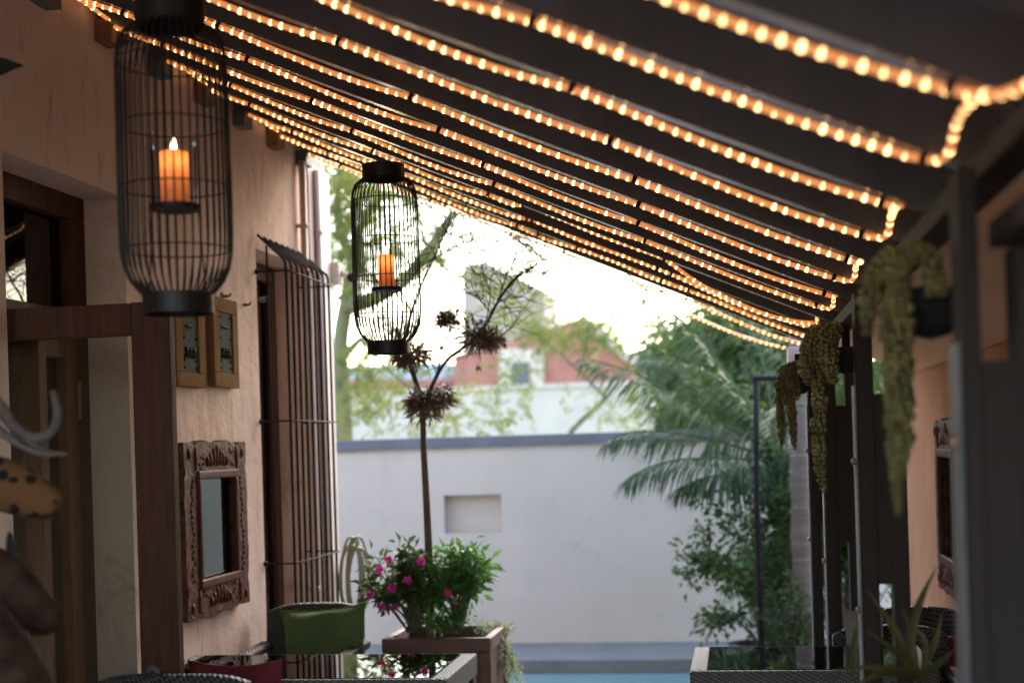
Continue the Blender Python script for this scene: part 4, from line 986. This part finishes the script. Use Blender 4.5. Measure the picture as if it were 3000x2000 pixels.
# black outdoor pipe
b0 = at(2218,1480,Y=8.3)
pp = [(b0.x,8.3,0)] + [at(x,y,Y=8.3) for x,y in ((2218,1480),(2216,1300),(2214,1112),(2222,1108),(2290,1106))]
mb = MB().tube([pp[0]]+pp[1:4], .0165, 10).tube([at(2205,1108,Y=8.3),at(2290,1106,Y=8.3)], .0165, 10).tube([at(2290,1106,Y=8.3), at(2290,1130,Y=8.3)], .028, 12)
o = mb.build('outdoor_shower', M['black'], origin=(b0.x,8.3,0), smooth=True); tag(o, 'black square cornered shower pipe standing in front of the garden trees', 'outdoor shower')

# ------------------------------------------------------------------ shrubs by the pool
def gpt(x, Y): p = at(x, 1300, Y=Y); return Vector((p.x, Y, .0))
random.seed(71)
rb = empty('leafy_bush', gpt(2200,8.9), 'loose leafy bush with arching reddish stems standing before the grey wall', 'bush')
stems = [[(2230,1880),(2210,1750),(2150,1690),(2080,1640),(2055,1590),(2060,1540)],[(2225,1880),(2215,1700),(2180,1580),(2120,1500),(2080,1460),(2060,1445)],[(2235,1880),(2240,1700),(2230,1560),(2190,1450),(2170,1420)],
         [(2240,1880),(2290,1740),(2320,1600),(2300,1480),(2290,1410)],[(2220,1880),(2150,1800),(2100,1800),(2075,1830)],[(2215,1700),(2120,1660),(2040,1640),(2010,1620)],[(2240,1880),(2330,1800),(2350,1700),(2350,1600)],[(2230,1560),(2270,1500),(2300,1440)],[(2150,1690),(2110,1650),(2040,1660),(2020,1690)]]
st, lv = MB(), MB()
for s_ in stems:
    path = smooth_path([at(x,y,Y=8.7+random.uniform(-.2,.2)) for x,y in s_], .05); st.tube(path, lambda t: .010*(1-.65*t), 6)
    for i, p in enumerate(path):
        if i < len(path)*.25: continue
        for _ in range(20):
            d = Vector((random.gauss(0,1),random.gauss(0,1),random.gauss(.1,.7))).normalized(); lv.leaf(p+d*random.uniform(.01,.11), d+Vector((0,0,-.25)), random.uniform(.03,.065), .028)
st.build('stems', M['bark'], rb, smooth=True); lv.build('leaves', M['leafy'], rb)
rnd = random.Random(72); fb = MB(); fr_ = empty('feathery_bush', gpt(2240,9.3), 'soft bright green feathery bush low down behind the leafy one', 'bush')
stf = MB()
for k in range(150):
    c = at(2240+rnd.gauss(0,45), 1660+rnd.gauss(0,60), Y=9.2+rnd.uniform(-.25,.25)); stf.tube([Vector((fr_.location.x+rnd.uniform(-.05,.05),9.3,0)), c], .002, 4)
    for _ in range(3): spray(fb, c, .2, .028, .009, rnd, 10)
fb.build('leaves', M['fern'], fr_); stf.build('stems', M['bark'], fr_)
o = None
dense_tree(2080,1215,11.3,150,75,3200,'low dark leafy tree just over the garden wall, behind the palm',55,M['treeleaf'])
shrub('low_bush', gpt(2290,8.4), (.30,.25,.75), 30, 40, .045, .02, M['leafy'], M['bark'], 'dark low bush at the foot of the ringed palm trunk', 'bush', 73)
pt_ = at(2200,1870,Y=8.5)
un = MB().lathe([(0,0),(.10,0),(.16,.06),(.19,.14),(.17,.22),(.13,.25),(.14,.27),(.12,.27),(.11,.24),(0,.22)], (pt_.x, 8.5, 0), 28).build('round_pot', mat('dark_glazed_pot', (.05,.04,.038),(.03,.024,.022),.4,6), origin=(pt_.x,8.5,0), smooth=True)
tag(un, 'dark round pot on the paving below the leafy bush', 'pot')

# strap leaved plant in the right foreground
random.seed(81); bp_ = at(2690,1985,Y=3.1)
sp = empty('strap_leaved_plant', (bp_.x,3.1,0), 'orange tinged strap leaved plant in a tall dark pot at the lower right', 'potted plant')
MB().lathe([(0,0),(.07,0),(.085,.3),(.10,bp_.z-.10),(.105,bp_.z-.06),(.09,bp_.z-.06),(.085,bp_.z-.10),(0,bp_.z-.10)], (bp_.x,3.1,0), 28).build('tall_pot', M['black'], sp, smooth=True)
def strap(pts, wmax):
    path = smooth_path([Vector(p) for p in pts], .02); mb = MB(); vs = []; n_ = len(path); fs = []
    for i, p in enumerate(path):
        t = i/(n_-1); d = (path[min(n_-1,i+1)]-path[max(0,i-1)]).normalized(); s_ = d.cross(Vector((.25,-1,.2))).normalized(); w = .75*wmax*(.35+.65*math.sin(math.pi*min(1,.15+t*.75)))*(1-t**4)+.0006
        vs += [p-s_*w, p+Vector((0,.25*w,0)), p+s_*w]
    for i in range(n_-1): a_ = 3*i; fs += [(a_,a_+1,a_+4,a_+3),(a_+1,a_+2,a_+5,a_+4)]
    mb.add(vs, fs); mb.build('strap_leaf', M['strap'], sp, smooth=True)
for pts, w in (([(2680,1985,0),(2660,1900,.0),(2680,1800,0),(2720,1700,-.02),(2745,1660,-.03)],.014),([(2685,1985,0),(2640,1880,0),(2590,1790,0),(2540,1728,0)],.012),([(2690,1985,0),(2640,1920,-.05),(2580,1870,-.1),(2535,1845,-.1)],.011),
               ([(2700,1985,0),(2720,1880,0),(2690,1830,0),(2655,1830,.02)],.010),([(2690,1985,0),(2600,1955,-.1),(2520,1950,-.1),(2440,1962,-.12)],.009),([(2700,1985,0),(2760,1930,-.05),(2800,1900,-.08)],.011),
               ([(2500,1985,0),(2495,1930,0),(2505,1870,0),(2515,1820,0)],.012),([(2680,1990,0),(2620,1960,-.05),(2560,1975,-.1),(2500,2010,-.1)],.010),([(2690,1985,.02),(2670,1850,.04),(2640,1770,.05)],.009),([(2700,1985,.02),(2750,1850,.04),(2760,1790,.05)],.009)):
    strap([at(x,y,Y=3.05+d) for x,y,d in pts], w)

# ------------------------------------------------------------------ carved animals in the left foreground
def loft(secs, n=14):
    mb = MB(); vs = []
    P_ = [Vector(s_[0]) for s_ in secs]
    for i, (p, w, h_) in enumerate(secs):
        d = (P_[min(i+1,len(P_)-1)]-P_[max(i-1,0)]).normalized(); sd_ = d.cross(Vector((0,0,1))).normalized(); up = sd_.cross(d)
        vs += [P_[i]+sd_*w*math.cos(2*math.pi*j/n)+up*h_*math.sin(2*math.pi*j/n) for j in range(n)]
    k = len(secs); fs = [(i*n+j, i*n+(j+1) % n, (i+1)*n+(j+1) % n, (i+1)*n+j) for i in range(k-1) for j in range(n)]+[tuple(range(n))[::-1], tuple((k-1)*n+j for j in range(n))]
    return mb.add(vs, fs)
def animal(Y, head, neck_to, m_, label, cat, name, horns=None, ears=None):
    hs = [(at(x,y,Y=Y+dy), w, h_) for x,y,dy,w,h_ in head]
    b = hs[0][0]; root = empty(name, (b.x-.12, Y, 0), label, cat, 'carved wooden animals by the door')
    # neck, body and legs stand outside the picture, to the left
    nb = Vector((b.x-.30, Y+.02, neck_to))
    secs = [(nb+Vector((-.30,0,-.02)),.06,.09),(nb+Vector((-.15,0,.0)),.09,.12),(nb,.085,.13),(nb.lerp(b,.5)+Vector((-.02,0,0)),.045,.06),(b+Vector((-.05,0,-.02)),.036,.045)]+hs
    o = loft(secs).build('body', m_, root, smooth=True); sb = o.modifiers.new('s','SUBSURF'); sb.levels = 1; sb.render_levels = 2
    for dx in (-.36,-.06):
        for dy in (-.05,.05): MB().tube([nb+Vector((dx*.8,dy,-.04)), Vector((nb.x+dx*.8,nb.y+dy,.35)), Vector((nb.x+dx*.8,nb.y+dy,.0))], lambda t: .022*(1-.3*t), 8).build('leg', m_, root, smooth=True)
    c_ = [at(x,y,Y=Y+dy) for x,y,dy,w,h_ in head]; tip = c_[-1]; br = c_[2]
    for sy in (-1,1):
        MB().ball(tip+Vector((.000,sy*.011,.008)), (.004,.003,.003), 8, 6).build('nostril', M['black'], root, smooth=True)
        MB().ball(br+Vector((0,sy*.030,.024)), (.012,.005,.007), 10, 6).build('eye', M['black'], root, smooth=True)
    MB().tube([tip+Vector((.004,-.010,-.010)), tip+Vector((-.03,-.022,-.016)), tip+Vector((-.06,-.027,-.014))], .0028, 6).build('mouth_line', M['black'], root, smooth=True)
    for e in ears or []:
        p = at(e[0],e[1],Y=Y+e[2]); MB().ball(p, (.010,.006,e[3]), 10, 8).build('ear', M['black'], root, smooth=True)
    return root
animal(2.75, [(-70,1395,.0,.040,.052),(0,1415,0,.038,.060),(60,1438,0,.034,.054),(115,1462,0,.029,.044),(155,1478,0,.025,.034),(174,1488,0,.016,.022)], .85, M['spotted'],
       'spotted orange carved wooden giraffe head poking in at the left edge', 'wooden giraffe', 'carved_giraffe')
animal(2.6, [(-60,1650,.0,.042,.055),(0,1700,0,.04,.062),(50,1745,0,.037,.060),(105,1790,0,.030,.046),(145,1815,0,.025,.036),(168,1828,0,.018,.026)], .70,
       M['stained'], 'dark brown carved animal head with a blunt muzzle, below the spotted giraffe', 'wooden animal', 'carved_antelope', ears=[(30,1600,.0,.030)])
# horns mounted above them
hr = empty('horn_trophy', at(-60,1180,Y=2.75), 'pair of curved weathered grey horns above the spotted giraffe', 'horns')
MB().tube(smooth_path([at(x,y,Y=2.75+d) for x,y,d in ((-60,1120,0),(0,1190,0),(35,1245,0),(80,1285,0),(125,1290,.02),(160,1262,.03),(172,1210,.04),(155,1145,.05))], .012), lambda t: .016*(1-.5*t), 10).build('horn', M['horn'], hr, smooth=True)
MB().tube(smooth_path([at(x,y,Y=2.70+d) for x,y,d in ((-60,1210,0),(0,1262,0),(50,1300,0),(100,1325,0),(150,1333,0),(192,1330,0))], .012), lambda t: .013*(1-.8*t), 10).build('horn', M['horn'], hr, smooth=True)
MB().tube(smooth_path([at(x,y,Y=2.72+d) for x,y,d in ((40,1262,.03),(90,1300,.03),(140,1325,.03),(195,1328,.03))], .012), lambda t: .008*(1-.7*t), 8).build('horn', M['horn'], hr, smooth=True)
MB().tube([at(-60,1120,Y=2.75), at(-140,1160,Y=2.75), at(-150,1300,Y=2.75), at(-150,2300,Y=2.75)], .02, 8).build('stand', M['redwood'], hr, smooth=True)
t2 = empty('tusk_carving', (at(135,2000,Y=2.6).x,2.6,0), 'pale curved tusk like carving rising at the very bottom left corner', 'carving')
for pts in ([(128,2080),(142,2010),(146,1950),(136,1895)],[(80,2080),(98,2020),(102,1960),(98,1950)]):
    MB().tube(smooth_path([at(x,y,Y=2.6) for x,y in pts], .01), lambda t: .012*(1-.6*t), 8).build('tusk', M['horn'], t2, smooth=True)
bt = at(110,2090,Y=2.6); MB().lathe([(0,0),(.07,0),(.05,.05),(.04,bt.z-.1),(.05,bt.z),(0,bt.z+.02)], (bt.x,2.6,0), 20).build('base', M['redwood'], t2, smooth=True)
d3 = MB().tube(smooth_path([at(x,y,Y=2.45) for x,y in ((-80,1800),(-20,1870),(30,1940),(90,2060),(100,2200))], .02), lambda t: .055, 12)
e0 = at(100,2200,Y=2.45); d3.tube([e0, Vector((e0.x,e0.y,0))], .05, 12); o = d3.build('carved_animal_back', M['stained'], origin=(e0.x,e0.y,0), smooth=True); tag(o, 'dark rounded carved back sloping down in the bottom left corner', 'wooden carving')
tp = empty('carved_spear', at(-60,200,Y=2.9), 'dark blurred pointed wooden blade jutting in at the upper left edge', 'wall ornament')
mb = MB(); P_ = [at(x,y,Y=2.9) for x,y in ((-160,165),(-40,165),(25,175),(64,190),(25,205),(0,218),(-160,235))]; mb.prism([(p.x,p.z) for p in P_], 'Y', 2.89, 2.91); mb.build('blade', M['black'], tp)
q = at(-130,200,Y=2.9); MB().tube([q, Vector((XW-.02,2.9,q.z))], .012, 8).build('shaft', M['redwood'], tp)
